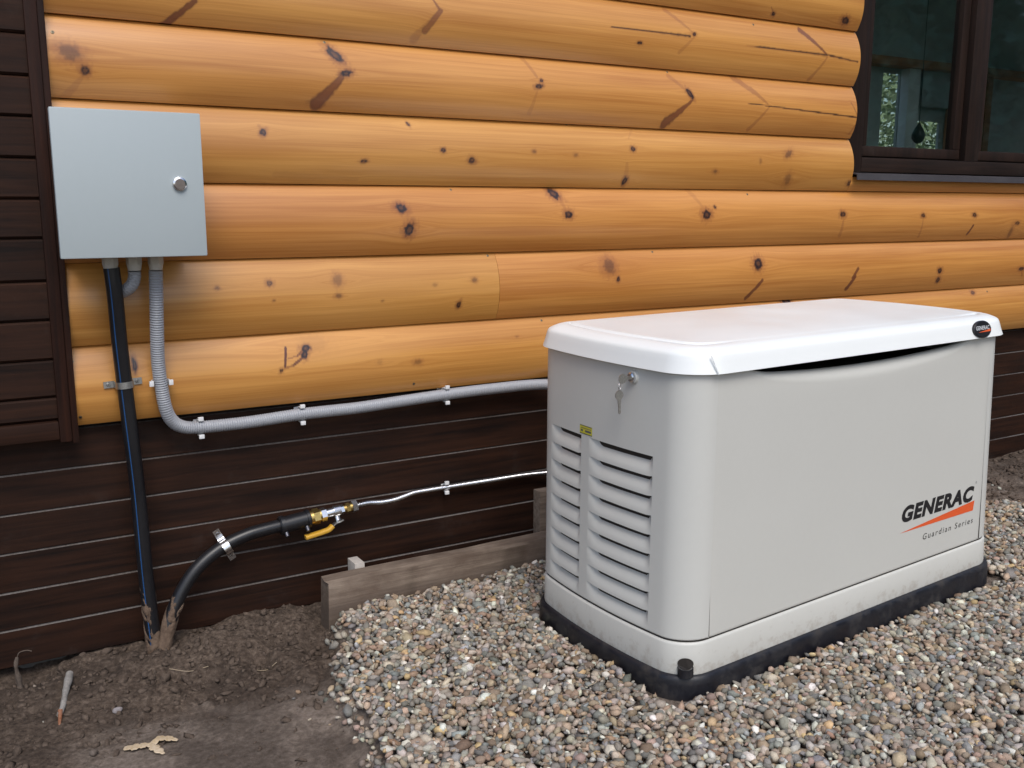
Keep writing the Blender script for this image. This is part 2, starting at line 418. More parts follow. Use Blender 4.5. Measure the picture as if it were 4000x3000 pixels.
def ground_z(x, y):
    x = np.asarray(x, float); y = np.asarray(y, float)
    z = -.040 + .040 * sstep(.0, 2.4, x) + .02 * sstep(-.9, -.5, y) * 0
    rough = sstep(-.75, -.35, y + .25 * np.sin(x * 3)) 
    z = z + (vnoise(x, y, .22, 1) - .5) * .030 * (.3 + .7 * rough)
    z = z + (vnoise(x, y, .075, 2) - .5) * .030 * (.15 + .85 * rough)
    z = z + (vnoise(x, y, .028, 3) - .5) * .016 * (.15 + .85 * rough)
    z = z + (vnoise(x, y, .012, 4) - .5) * .006 * (.15 + .85 * rough)
    # soil heaped where the pipes enter the ground
    z = z + .028 * np.exp(-(((x + .06) / .22) ** 2 + ((y + .10) / .12) ** 2))
    # slump at the far left under the siding
    z = z - .030 * np.exp(-(((x + .47) / .09) ** 2 + ((y - .02) / .08) ** 2))
    g = in_gravel(x, y)
    k = sstep(-.03, .05, g)
    z = z * (1 - k) + (bed(x, y) - .014) * k
    return z

def axis_pts(lo, hi, fine, far):
    a = list(np.arange(lo, hi + 1e-9, fine)); 
    d = fine * 2; p = hi
    while p < far: p += d; d *= 1.5; a.append(p)
    d = fine * 2; p = lo; pre = []
    while p > -far: p -= d; d *= 1.5; pre.append(p)
    return np.array(pre[::-1] + a)
gx_ = axis_pts(-.95, 1.0, .0085, 200)
gx_ = np.unique(np.r_[axis_pts(-.95, .75, .0075, 200)[:0], np.arange(-.95, .75, .0075), np.arange(.75, 4.4, .03), -.95 - np.cumsum(.015 * 1.5 ** np.arange(24)), 4.4 + np.cumsum(.05 * 1.5 ** np.arange(22))])
gy_ = np.unique(np.r_[np.arange(-1.2, .12, .0075), -1.2 - np.cumsum(.02 * 1.5 ** np.arange(23)), .12 + np.cumsum(.05 * 1.5 ** np.arange(22))])
GX, GY = np.meshgrid(gx_, gy_, indexing='ij')
GZ = ground_z(GX, GY)
far = sstep(4, 9, np.hypot(GX - 1, GY + 1))
GZ = GZ * (1 - far) - .02 * far
def mat_soil():
    m = M('soil', (.06, .045, .035), .95, spec=.25); t = NT(m)
    co = t.coord()
    n1 = t.noise(t.mapping(co, (1, 1, 1)), 9, 6, .62)
    n2 = t.noise(t.mapping(co, (1, 1, 1)), 70, 8, .72)
    n3 = t.noise(t.mapping(co, (1, 1, 1)), 420, 3, .6)
    dark = t.ramp(n2, [(.34, (.026, .018, .013)), (.52, (.088, .064, .048)), (.74, (.20, .155, .12))])
    pale = t.ramp(n2, [(.34, (.095, .075, .060)), (.5, (.160, .128, .105)), (.68, (.25, .205, .172))])
    pk = t.attr('packed')
    f = t.math('ADD', pk, t.math('MULTIPLY', t.math('SUBTRACT', n1, .5), 1.3))
    c = t.mix(t.ramp(f, [(.3, (0, 0, 0)), (.7, (1, 1, 1))]), dark, pale)
    n0 = t.noise(t.mapping(co, (1, 1, 1)), 3.4, 4, .6)
    c = t.mix(t.ramp(n0, [(.40, (.55,) * 3), (.56, (0, 0, 0))]), c, (.030, .021, .016))
    c = t.mix(t.ramp(n3, [(.62, (0, 0, 0)), (.75, (.55,) * 3)]), c, (.25, .21, .17))
    t.link(c, t.b.inputs['Base Color'])
    h = t.math('ADD', t.math('MULTIPLY', n2, .8), t.math('MULTIPLY', n3, .2))
    t.link(t.bump(h, .9, .006), t.b.inputs['Normal'])
    return m
SOIL = mat_soil()
G = np.stack([GX, GY, GZ], -1)
ground = gridmesh('ground', G, SOIL, flip=False)
tag(ground, kind='structure')
pk = 1.0 * sstep(-.02, .03, in_gravel(GX, GY)) + sstep(-.30, -.62, GY + .18 * GX - .0) * sstep(-.75, -.1, GX) + .55 * sstep(.6, 2.2, GX) * (1 - sstep(-.2, .1, GY))
a = ground.data.attributes.new('packed', 'FLOAT', 'POINT')
a.data.foreach_set('value', np.clip(pk, 0, 1).astype(np.float32).ravel())

# ------------------------------------------------------------------ house
house = empty('log_house', (0, .1, 0), 'log house wall with honey-coloured round boards above dark brown horizontal siding', 'house')
hinv = Matrix.Translation((0, -.1, 0))
def hp(o):            # vertices were given in world space: counter the parent's offset
    o.parent = house; o.matrix_parent_inverse = hinv; return o

ZB = [2.397, 2.197, 1.997, 1.797, 1.598, 1.404, 1.207, 1.007, .7986, .5956]
def seg_dist(X, Z, x0, z0, x1, z1):
    dx, dz = x1 - x0, z1 - z0; L = dx * dx + dz * dz
    t = np.clip(((X - x0) * dx + (Z - z0) * dz) / L, 0, 1)
    return np.hypot(X - x0 - t * dx, Z - z0 - t * dz), t

def log_board(course, x0, x1, knots, tint, seed):
    zt, zb = ZB[course], ZB[course + 1]
    n = 54
    t = np.linspace(0, 1, n)
    y = -.002 - (np.sqrt(.182 ** 2 - (.1 * (2 * t - 1)) ** 2) - .15207) * 1.05 - .009 * t
    z = zt + (zb + .0015 - zt) * t
    prof = np.c_[y, z]
    prof = np.r_[[[.022, zt]], prof, [[y[-1] + .010, zb + .0015]], [[.022, zb + .0015]]]
    xs = list(np.arange(x0, x1, .05)) + [x1]
    for k in knots:
        if k[0] == 'k': a, b, st = k[1] - k[3] * 2 - .02, k[1] + k[3] * 2 + .02, .003
        else: a, b, st = min(k[1], k[3]) - .02, max(k[1], k[3]) + .02, (.003 if abs(k[1] - k[3]) < .2 else .006)
        xs += list(np.arange(a, b, st))
    xs = np.unique(np.round(np.clip(xs, x0, x1), 4))
    X = np.repeat(xs[:, None], len(prof), 1)
    bow = (vnoise(xs, xs * 0 + seed, .9, 77) - .5) * .002
    Y = prof[None, :, 0] + 0 * X + bow[:, None]
    Z = prof[None, :, 1] + 0 * X
    o = gridmesh('log_board', np.stack([X, Y, Z], -1), LOG, flip=True)
    # end caps
    bm = bmesh.new(); bm.from_mesh(o.data)
    bm.verts.ensure_lookup_table(); m_ = len(prof); N = len(xs)
    bm.faces.new([bm.verts[i] for i in range(m_)])
    bm.faces.new([bm.verts[(N - 1) * m_ + i] for i in range(m_ - 1, -1, -1)])
    bm.to_mesh(o.data); bm.free()
    sharp(o, 40)
    # painted-on attributes of the timber itself: knots, resin halos, warped grain
    kn = np.zeros_like(X); ha = np.zeros_like(X); gv = Z.copy()
    wn_ = .75 + .5 * vnoise(X, Z, .006, seed + 40)
    for k in knots:
        if k[0] == 'k':
            _, kx, kz, rx, rz, rot, dk = k
            rx *= 1.15; rz *= 1.2; dk = min(1, dk * 1.22)
            c_, s_ = math.cos(R(rot)), math.sin(R(rot))
            U = ((X - kx) * c_ + (Z - kz) * s_) / max(rx, .003); W = (-(X - kx) * s_ + (Z - kz) * c_) / max(rz, .003)
            d = np.hypot(U, W) * wn_
            core = (1 - sstep(.55, 1.15, d)) * (.55 + .45 * sstep(.2, .8, d) if dk > .7 else .6)
            kn = np.maximum(kn, core * dk)
            ha = np.maximum(ha, (1 - sstep(.7, 2.2, d)) * .55 * min(1, dk))
            D = np.hypot((X - kx) / (rx * 4 + .02), (Z - kz) / (rz * 2.2 + .004))
            gv += -np.sign(Z - kz) * (rz * .9 + .002) * np.exp(-D ** 2 * 1.2) * sstep(0, .3, np.abs(Z - kz) / (rz + .001))
        else:
            _, ax, az, bx, bz, w0, w1, st = k
            d, tt = seg_dist(X, Z, ax, az, bx, bz)
            w = (w0 + (w1 - w0) * tt) * (.8 + .4 * vnoise(X, Z, .010, seed + 60))
            if k[0] == 'c':
                edge = np.minimum(sstep(0, .15, tt), 1)
                w = np.maximum(w * .55 * (.25 + .75 * edge), .0012)
                kn = np.maximum(kn, (1 - sstep(.7, 1.5, d / w)) * st * .8)
                ha = np.maximum(ha, (1 - sstep(.5, 3.0, d / w)) * .25)
            else:
                v = 1 - sstep(.35, .75, d / w)
                rim = np.exp(-((d / w - .45) / .13) ** 2)
                ha = np.maximum(ha, np.maximum(v * st, rim * st * .9))
                kn = np.maximum(kn, (v * .35 + rim * .25) * np.maximum(0, st - .35) * 1.5)
                D = d / (w + .012)
                gv += -.004 * np.exp(-D ** 2) * np.sign(Z - (zt + zb) / 2)
    me = o.data
    for nm, arr in (('knot', kn), ('halo', ha), ('tint', np.full_like(X, tint))):
        at = me.attributes.new(nm, 'FLOAT', 'POINT'); at.data.foreach_set('value', np.clip(arr, 0, 1).astype(np.float32).ravel())
    at = me.attributes.new('grain', 'FLOAT_VECTOR', 'POINT')
    at.data.foreach_set('vector', np.stack([X, gv, X * 0 + seed * 7.3], -1).astype(np.float32).ravel())
    return hp(o)

def KX(i, x0, x1):
    return [k for k in KNOTS.get(i, []) if x0 - .1 < k[1] < x1 + .1]
XL, XR, XW, XJ = -.345, 5.6, 2.472, .9066
tints = {0: .5, 1: .45, 2: .5, 3: .5, 4: .6, 5: .32, 6: .72, 7: .4, 8: .45}
for ci in range(0, 9):
    ki = ci - 3
    if ci < 5:
        log_board(ci, XL, XW, KX(ki, XL, XW), tints[ci], 3 + ci)
    elif ci == 5:
        log_board(ci, XL, XW, KX(ki, XL, XW), tints[ci], 3 + ci)
        lb = log_board(ci, XW + .002, XR, [], .7, 21)
        me = lb.data                                     # its top is cut back under the window sill
        co = np.empty(len(me.vertices) * 3); me.vertices.foreach_get('co', co); co = co.reshape(-1, 3)
        co[:, 1] = np.maximum(co[:, 1], -.024); co[:, 2] = np.minimum(co[:, 2], 1.2615); me.vertices.foreach_set('co', co.ravel()); me.update()
    elif ci == 7:
        log_board(ci, XL, XJ - .0006, KX(ki, XL, XJ), .27, 3 + ci)
        log_board(ci, XJ + .0006, XR, KX(ki, XJ, XR), .68, 14)
    else:
        log_board(ci, XL, XR, KX(ki, XL, XR), tints[ci], 3 + ci)

def log_y(z):
    for i in range(9):
        if ZB[i + 1] <= z <= ZB[i]:
            t = (ZB[i] - z) / (ZB[i] - ZB[i + 1])
            return -.002 - (math.sqrt(.182 ** 2 - (.1 * (2 * t - 1)) ** 2) - .15207) * 1.05 - .009 * t
    return 0
scr = MB()
scr.cyl((0, .004, 0), (0, -.0006, 0), .0042, n=14)
scr.cyl((0, -.0006, 0), (0, -.0010, 0), .0042, .0030, n=14)
sA = scr.build('screw', SCREWM, None, smooth=40)
cr = MB(); cr.box(-.0022, .0022, -.0013, -.0009, -.0005, .0005); cr.box(-.0005, .0005, -.0013, -.0009, -.0022, .0022)
sB = cr.build('screw_slot', CORE, sA)
first = True
for (sx, sz) in SCREWS:
    t_ = sA if first else copy_tree(sA)
    first = False
    yl = log_y(sz); dy = (log_y(sz + .004) - log_y(sz - .004)) / .008
    t_.parent = house; t_.matrix_parent_inverse = hinv
    t_.location = (sx, yl + .0002, sz); t_.rotation_euler = (math.atan(dy) * -1, random.random() * .0, 0)

# base siding
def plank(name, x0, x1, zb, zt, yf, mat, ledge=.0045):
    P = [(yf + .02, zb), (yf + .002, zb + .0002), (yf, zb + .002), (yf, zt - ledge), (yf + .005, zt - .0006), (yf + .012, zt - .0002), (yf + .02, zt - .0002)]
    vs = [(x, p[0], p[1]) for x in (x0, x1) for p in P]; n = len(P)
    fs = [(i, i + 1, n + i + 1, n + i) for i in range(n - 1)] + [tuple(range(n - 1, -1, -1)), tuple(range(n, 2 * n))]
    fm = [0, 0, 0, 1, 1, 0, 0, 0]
    me = mesh(name, vs, fs, None, None, mats=[mat, TONGUE_GLINT], fm=fm)
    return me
SZ = [.4817 + .1026, .4821, .3787, .2766, .1729, .0720, -.0305]
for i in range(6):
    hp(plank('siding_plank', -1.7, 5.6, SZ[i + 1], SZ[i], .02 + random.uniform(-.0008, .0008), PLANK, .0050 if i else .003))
bk = MB(); bk.box(-1.7, 5.6, .041, .10, .02, .60); bk.box(-1.7, XW + .1, .0225, .10, .602, 2.60)
bk.box(XW + .1, 5.6, .0225, .10, .602, 1.262)
hp(bk.build('wall_core', CORE))
fd = MB(); fd.box(-1.7, 5.6, .07, .3, -.25, .02)
hp(fd.build('foundation', mat_mud('foundation_concrete', (.10, .09, .08), (.20, .19, .17), 30)))

# dark panelled pier at the left corner
pz = [2.40, 2.303, 2.207, 2.111, 2.015, 1.92, 1.823, 1.732, 1.638, 1.544, 1.449, 1.356, 1.260, 1.164, 1.070, .9666, .871, .773, .679, .6205]
for i in range(len(pz) - 1):
    m_ = MB(); x0, x1 = -1.6, -.366
    z0, z1 = pz[i + 1], pz[i]
    P = [(-.020, z0 + .001), (-.031, z0 + .001), (-.0365, z0 + .0065), (-.0365, z1 - .006), (-.030, z1 - .001), (-.020, z1 - .001)]
    vs = [(x, p[0], p[1]) for x in (x0, x1) for p in P]; n = 6
    m_.add(vs, [(j, j + 1, n + j + 1, n + j) for j in range(5)] + [(5, 4, 3, 2, 1, 0), (6, 7, 8, 9, 10, 11)])
    hp(m_.build('panel_plank', PLANK))
m_ = MB(); m_.box(-.366, -.338, -.052, -.004, .566, 2.4, .003); hp(m_.build('panel_stile', PLANKV, smooth=40))
m_ = MB(); m_.box(-.3375, -.322, -.046, -.004, .560, 2.4, .002)
hp(m_.build('panel_edge_trim', PLANKV, smooth=40))
m_ = MB(); m_.box(-1.6, -.3665, -.052, .015, .574, .6195, .003); hp(m_.build('panel_bottom_rail', PLANK, smooth=40))
m_ = MB(); m_.box(-1.6, -.346, -.0195, .018, .60, 2.4); hp(m_.build('panel_core', CORE))

# window
win = bpy.data.objects.new('window', None); COL.objects.link(win); hp(win)
def wpart(mb, name, mat, sm=40):
    o = mb.build(name, mat, None, smooth=sm); o.parent = win; return o
m_ = MB(); m_.box(2.474, 2.556, -.002, .080, 1.263, 2.62, .003); wpart(m_, 'frame_casing', CASINGV)
m_ = MB(); m_.box(2.5565, 5.6, -.002, .085, 1.283, 1.338, .003); wpart(m_, 'frame_bottom_rail', CASING)
m_ = MB(); m_.box(2.5565, 5.6, .030, .085, 1.3385, 1.3448); wpart(m_, 'frame_rebate', CASING)
m_ = MB(); m_.box(2.5565, 5.6, -.002, .085, 2.50, 2.62, .003); wpart(m_, 'frame_head', CASING)
m_ = MB(); m_.box(3.195, 3.285, -.002, .084, 1.3385, 2.4995, .003); wpart(m_, 'mullion', CASINGV)
FLASH = mat_plastic('grey_brown_sill_metal', (.060, .055, .060), .4, .008)
m_ = MB()
m_.add([(x, y, z) for x in (2.480, 5.6) for (y, z) in ((.03, 1.2825), (-.050, 1.2725), (-.052, 1.250), (-.049, 1.250), (-.047, 1.269), (.03, 1.279))],
       [(i, i + 1, 7 + i, 6 + i) for i in range(5)] + [(5, 0, 6, 11), (5, 4, 3, 2, 1, 0), (6, 7, 8, 9, 10, 11)])
wpart(m_, 'sill', FLASH)
def glass():
    m = bpy.data.materials.new('window_glass'); m.use_nodes = True
    nt = m.node_tree; nt.nodes.clear()
    o = nt.nodes.new('ShaderNodeOutputMaterial'); mx = nt.nodes.new('ShaderNodeMixShader')
    tr = nt.nodes.new('ShaderNodeBsdfTransparent'); gl = nt.nodes.new('ShaderNodeBsdfGlossy')
    geo = nt.nodes.new('ShaderNodeNewGeometry'); dt = nt.nodes.new('ShaderNodeVectorMath'); dt.operation = 'DOT_PRODUCT'
    nt.links.new(geo.outputs['Normal'], dt.inputs[0]); nt.links.new(geo.outputs['Incoming'], dt.inputs[1])
    def mth(op, a, b=0.0):
        x = nt.nodes.new('ShaderNodeMath'); x.operation = op
        for s_, v in ((x.inputs[0], a), (x.inputs[1], b)):
            if hasattr(v, 'node'): nt.links.new(v, s_)
            else: s_.default_value = v
        return x.outputs[0]
    ab = mth('ABSOLUTE', dt.outputs['Value'])
    fr = mth('ADD', mth('MULTIPLY', mth('POWER', mth('SUBTRACT', 1.0, ab), 5.0), .80), .19).node
    tr.inputs['Color'].default_value = (.80, .86, .84, 1); gl.inputs['Roughness'].default_value = .03
    nt.links.new(fr.outputs[0], mx.inputs[0]); nt.links.new(tr.outputs[0], mx.inputs[1]); nt.links.new(gl.outputs[0], mx.inputs[2])
    nt.links.new(mx.outputs[0], o.inputs[0]); return m
GLASS = glass()
for (x0, x1) in ((2.562, 3.190), (3.290, 4.40)):
    s_ = MB()
    s_.box(x0, x1, .022, .064, 1.345, 1.385, .004)
    s_.box(x0, x1, .022, .064, 2.44, 2.49, .004)
    s_.box(x0, x0 + .045, .0225, .0635, 1.3855, 2.4395, .003)
    s_.box(x1 - .045, x1, .0225, .0635, 1.3855, 2.4395, .003)
    so = wpart(s_, 'sash', CASINGV)
    g_ = MB(); g_.box(x0 + .04, x1 - .04, .042, .046, 1.383, 2.442)
    go = g_.build('pane', GLASS, so)
m_ = MB(); m_.box(4.405, 5.6, .0, .08, 1.3385, 2.4995, .003); wpart(m_, 'side_panel', CASINGV)

# the porch room seen through the panes
ROOM = mat_plastic('dim_room_wall', (.42, .44, .43), .8, .03, scale=8)
BEAM = mat_dark_wood('orange_brown_beam', (.30, .13, .06), (.50, .22, .10), .5)
def hbox(name, mat, *bx):
    m_ = MB()
    for b_ in bx: m_.box(*b_)
    return hp(m_.build(name, mat))
hbox('room_floor', ROOM, (2.3, 6.6, .101, 1.30, .80, .86))
hbox('room_ceiling', ROOM, (2.3, 6.6, .101, 1.30, 2.63, 2.70))
hbox('room_end_wall', ROOM, (2.24, 2.299, .101, 1.30, .80, 2.70))
hbox('room_end_wall', ROOM, (6.601, 6.66, .101, 1.30, .80, 2.70))
hbox('room_back_wall', ROOM, (2.24, 4.115, 1.20, 1.215, .861, 2.629), (4.115, 4.26, 1.20, 1.215, 1.895, 2.629), (4.115, 4.26, 1.20, 1.215, .861, 1.30),
     (4.26, 4.385, 1.20, 1.215, .861, 2.629), (4.385, 4.64, 1.20, 1.215, 1.645, 2.629), (4.385, 4.64, 1.20, 1.215, .861, 1.30), (4.64, 6.6, 1.20, 1.215, .861, 2.629))
hbox('room_beam', BEAM, (3.6, 5.4, 1.10, 1.19, 1.922, 1.966))
hbox('room_post', M('pale_post', (.70, .72, .71), .6), (4.262, 4.362, 1.14, 1.195, .861, 1.921))
hbox('room_curtain', M('grey_curtain', (.34, .36, .36), .8), (4.400, 4.66, 1.15, 1.16, 1.72, 1.921))
for i in range(6):
    hbox('room_board', BEAM, (4.675 + i * .062, 4.73 + i * .062, 1.14, 1.19, .861, 1.921))
orn_b = MB()
P_ = [(0, .0), (.012, .003), (.026, .014), (.035, .032), (.036, .050), (.030, .068), (.020, .086), (.010, .102), (.004, .114), (.003, .125)]
n = 20
vs = [(r * math.cos(2 * math.pi * j / n), r * math.sin(2 * math.pi * j / n), z) for (r, z) in P_ for j in range(n)]
orn_b.add(vs, [(i * n + j, i * n + (j + 1) % n, (i + 1) * n + (j + 1) % n, (i + 1) * n + j) for i in range(len(P_) - 1) for j in range(n)])
orn = empty('hanging_ornament', (4.195, 1.00, 1.495), 'dark teardrop-shaped ornament hanging on a cord behind the window pane', 'ornament')
orn_b.build('drop', M('dark_drop', (.02, .018, .016), .5), orn, smooth=60)
m_ = MB(); m_.cyl((0, 0, .12), (0, 0, 1.134), .002, n=6); m_.build('cord', M('dark_cord', (.03, .03, .03), .8), orn)
# ------------------------------------------------------------------ electrical cabinet
cab = empty('electrical_cabinet', (-.1835, -.12, 1.029), 'light grey metal wall cabinet with a round lock, hung on the round boards at left', 'cabinet')
m_ = MB(); m_.box(-.138, .154, -.082, .082, .008, .330, .004); m_.build('cabinet_body', CAB, cab, smooth=40)
door_b = MB(); door_b.box(-.164, .164, -.102, -.084, 0, .336, .0035)
dr = door_b.build('cabinet_door', CAB, cab, smooth=40)
m_ = MB()
m_.cyl((.107, -.1022, .171), (.107, -.108, .171), .0165, .0160, n=32)
m_.cyl((.107, -.108, .171), (.107, -.1105, .171), .0160, .0115, n=32)
lk = m_.build('lock', CHROME, dr, smooth=30)
m_ = MB(); m_.cyl((.107, -.1085, .171), (.107, -.1112, .171), .0118, n=24)
m_.box(.1045, .1095, -.1118, -.1112, .1695, .1735)
m_.build('lock_core', mat_plastic('worn_lock_core', (.15, .125, .11), .4, .02, scale=200), dr, smooth=30)
for sx in (-.12, .12):
    m_ = MB(); m_.box(sx - .015, sx + .015, .082, .096, .02, .315); m_.build('mounting_rail', STEEL, cab)

def gland(name_parent, x, y, z, r, label_mat=GLAND):
    g = MB()
    g.cyl((x, y, z), (x, y, z - .012), r * .98, n=24)
    g.cyl((x, y, z - .012), (x, y, z - .030), r * 1.13, r * 1.13, n=6, rot=.3)
    g.cyl((x, y, z - .030), (x, y, z - .045), r * 1.08, r * .93, n=24)
    return g
for gxp in (-.2273, -.1725, -.1215):
    g_ = gland(None, gxp + .1835, .012, 0.0078, .0165)
    g_.build('cable_gland', GLAND, cab, smooth=30)

# ------------------------------------------------------------------ pipes and conduits
def rings(r, d, period):
    return lambda s, L: r + d * math.cos(2 * math.pi * s / period)

# black water pipe, upright
bp = empty('black_water_pipe', (-.19, -.055, -.02), 'upright black plastic pipe with a thin blue stripe rising from the soil to the cabinet', 'pipe')
binv = -np.array([-.19, -.055, -.02])
BP = [(-.2255, -.108, 1.000), (-.2215, -.105, .93), (-.2160, -.085, .81), (-.2090, -.068, .703), (-.2030, -.060, .601), (-.1935, -.052, .426), (-.1895, -.050, .250), (-.1865, -.050, .142), (-.181, -.058, .005), (-.178, -.062, -.10)]
o, P, A, B = tube('pipe', [np.array(p) + binv for p in BP], .0192, BLACKP, bp, step=.015, n=32)
ang = R(34)
Vs = []
for i in range(len(P)):
    for da in (-.075, -.04, 0, .04, .075):
        q = ang + da
        Vs.append(P[i] + (.01945 if abs(da) < .07 else .0191) * (A[i] * math.cos(q) + B[i] * math.sin(q)))
fs = [(i * 5 + j, i * 5 + j + 1, (i + 1) * 5 + j + 1, (i + 1) * 5 + j) for i in range(len(P) - 1) for j in range(4)]
mesh('stripe', Vs, fs, BLUE, bp, smooth=True)

def mud_sleeve(name, pts, r, parent, off, z_cut, seed):
    """crust of dried soil stuck to the lower end of a pipe"""
    P, s = catmull([np.array(p) for p in pts], .004)
    T = np.gradient(P, axis=0); T /= np.linalg.norm(T, axis=1)[:, None]
    rf = np.array((0, -1., 0)); A = rf - T * (T @ rf)[:, None]; A /= np.linalg.norm(A, axis=1)[:, None]; B = np.cross(T, A)
    n = 48; th = np.arange(n) * 2 * math.pi / n
    S, TH = np.meshgrid(s, th, indexing='ij')
    u_ = np.cos(TH) * .05; v_ = np.sin(TH) * .05
    nz = .6 * vnoise(S + u_ + 3, v_ + S * .3, .030, seed) + .4 * vnoise(S * 1.3 + u_, v_, .010, seed + 1)
    cover = sstep(.40, .60, nz + .75 * (.62 - S / s[-1]))
    rr = r - .0035 + cover * (.0030 + .0025 * vnoise(S * 1.1 + u_, v_ * 1.2, .012, seed + 2))
    V = P[:, None] + rr[..., None] * (A[:, None] * np.cos(TH)[..., None] + B[:, None] * np.sin(TH)[..., None]) + off
    m = len(P)
    f2 = [(i * n + j, (i + 1) * n + j, (i + 1) * n + (j + 1) % n, i * n + (j + 1) % n) for i in range(m - 1) for j in range(n)]
    return mesh(name, V.reshape(-1, 3), f2, MUD, parent, smooth=True)
mud_sleeve('mud_crust', [(-.178, -.062, -.09), (-.181, -.058, .005), (-.1865, -.050, .10), (-.1870, -.050, .15)], .0205, bp, binv, .15, 31)

# gas pipe, curving out of the soil
gp = empty('gas_pipe', (-.15, -.06, -.02), 'black plastic gas pipe curving up out of the soil towards the brass valve', 'pipe')
ginv = -np.array([-.15, -.06, -.02])
GP = [(-.175, -.085, -.09), (-.150, -.066, .006), (-.114, -.052, .0895), (-.060, -.042, .1636), (.0144, -.034, .2131), (.0869, -.032, .2376), (.150, -.032, .2460), (.200, -.032, .2500)]
tube('pipe', [np.array(p) + ginv for p in GP], .0185, BLACKP, gp, step=.012, n=32)
mud_sleeve('mud_crust', [(-.172, -.082, -.08), (-.150, -.066, .006), (-.122, -.055, .072), (-.108, -.050, .100)], .0198, gp, ginv, .15, 47)

# electrofusion coupler and ball valve
VA = np.array((.195, -.032, .2490)); VD = np.array((.254, 0, .026)); VD = VD / np.linalg.norm(VD)
def vp(d, up=0, out=0): return VA + VD * d + np.array((-VD[2], 0, VD[0])) * up + np.array((0, -1, 0)) * out
cp = empty('pipe_coupler', tuple(VA), 'fat black plastic coupler joining the gas pipe to the brass fitting', 'coupler')
m_ = MB()
m_.cyl(vp(.002) - VA, vp(.068) - VA, .0240, n=36)
m_.cyl(vp(-.012) - VA, vp(-.008) - VA, .0250, .0278, n=36)
m_.cyl(vp(-.008) - VA, vp(.002) - VA, .0278, n=36)
m_.cyl(vp(.068) - VA, vp(.076) - VA, .0268, n=36)
m_.cyl(vp(.076) - VA, vp(.079) - VA, .0268, .0225, n=36)
m_.build('coupler_body', BLACKP, cp, smooth=35)
TERM = mat_metal('dull_terminal', (.14, .14, .16), .45)
for d in (.000, .062):
    m_ = MB(); m_.cyl(vp(d, -.016, .018) - VA, vp(d, -.027, .027) - VA, .0060, n=16)
    m_.build('terminal', TERM, cp, smooth=35)
VO = vp(.079)
va = empty('gas_ball_valve', tuple(VO), 'chrome ball valve with brass nuts and a yellow lever on the dark siding', 'valve')
def vv(*a): return vp(*a) - VO
m_ = MB()
m_.cyl(vv(.079), vv(.088), .0205, n=24); m_.cyl(vv(.088), vv(.106), .0235, n=6, rot=.25); m_.cyl(vv(.106), vv(.112), .018, n=24)
m_.build('brass_nut', BRASS, va, smooth=25)
m_ = MB()
m_.cyl(vv(.112), vv(.127), .0205, n=6, rot=.1)
m_.cyl(vv(.127), vv(.150), .0140, n=24)
m_.cyl(vv(.150), vv(.172), .0180, .0165, n=24)
m_.cyl(vv(.172), vv(.182), .0150, n=6, rot=.2)
m_.cyl(vv(.158, -.010, .004), vv(.158, -.026, .012), .0085, n=18)
m_.build('valve_body', CHROME, va, smooth=25)
m_ = MB()
m_.cyl(vv(.182), vv(.190), .0115, n=24); m_.cyl(vv(.190), vv(.201), .0155, n=6, rot=.4); m_.cyl(vv(.201), vv(.209), .0125, n=24)
m_.build('brass_nut', BRASS, va, smooth=25)
m_ = MB()
m_.cyl(vv(.209), vv(.224), .0180, n=6, rot=.5)
m_.build('union_nut', mat_metal('dull_steel', (.45, .44, .45), .35), va, smooth=25)
# lever: steel hub, then the flat coated handle folded back along the pipe
def lever_strip(name, pts, w, th, mat):
    P, s = catmull([np.array(p) for p in pts], .004)
    T = np.gradient(P, axis=0); T /= np.linalg.norm(T, axis=1)[:, None]
    o1 = np.array((0, -1., 0)); o1 = o1 - T * (T @ o1)[:, None]; o1 /= np.linalg.norm(o1, axis=1)[:, None]
    o2 = np.cross(T, o1)
    c8 = [(-1, -.6), (-.8, -1), (.8, -1), (1, -.6), (1, .6), (.8, 1), (-.8, 1), (-1, .6)]
    V = np.array([[P[i] + o1[i] * a * w / 2 + o2[i] * b * th / 2 for a, b in c8] for i in range(len(P))])
    m = len(P)
    fs = [(i * 8 + j, (i + 1) * 8 + j, (i + 1) * 8 + (j + 1) % 8, i * 8 + (j + 1) % 8) for i in range(m - 1) for j in range(8)]
    fs += [tuple(range(8)), tuple((m - 1) * 8 + j for j in range(7, -1, -1))]
    return sharp(mesh(name, V.reshape(-1, 3), fs, mat, va), 50)
lever_strip('lever_hub', [vv(.172, -.026, .014), vv(.160, -.029, .015), vv(.148, -.030, .016), vv(.136, -.036, .017)], .017, .003, STEEL)
lever_strip('lever', [vv(.138, -.035, .017), vv(.125, -.043, .018), vv(.108, -.045, .019), vv(.088, -.0455, .020), vv(.068, -.046, .021), vv(.052, -.0465, .021)], .020, .0115, YELLOW)
m_ = MB(); m_.cyl(vv(.158, -.026, .012), vv(.158, -.033, .0155), .006, n=6); m_.build('lever_nut', CHROME, va, smooth=25)

# corrugated steel gas hose
SH = [tuple(vp(.222)), (.455, -.0325, .2745), (.500, -.030, .2690), (.5448, -.024, .2680), (.585, -.015, .2715), (.618, -.008, .2748), (.670, -.004, .2745), (.7267, -.002, .2737), (.8746, -.002, .2731), (1.0798, -.002, .2697), (1.25, -.05, .262), (1.36, -.30, .250), (1.36, -.50, .245)]
sh, _, _, _ = tube('steel_gas_hose', SH, rings(.0078, .0009, .0046), CHROME, step=.00115, n=16)
tag(sh, 'thin corrugated stainless steel hose running from the valve behind the generator', 'hose')

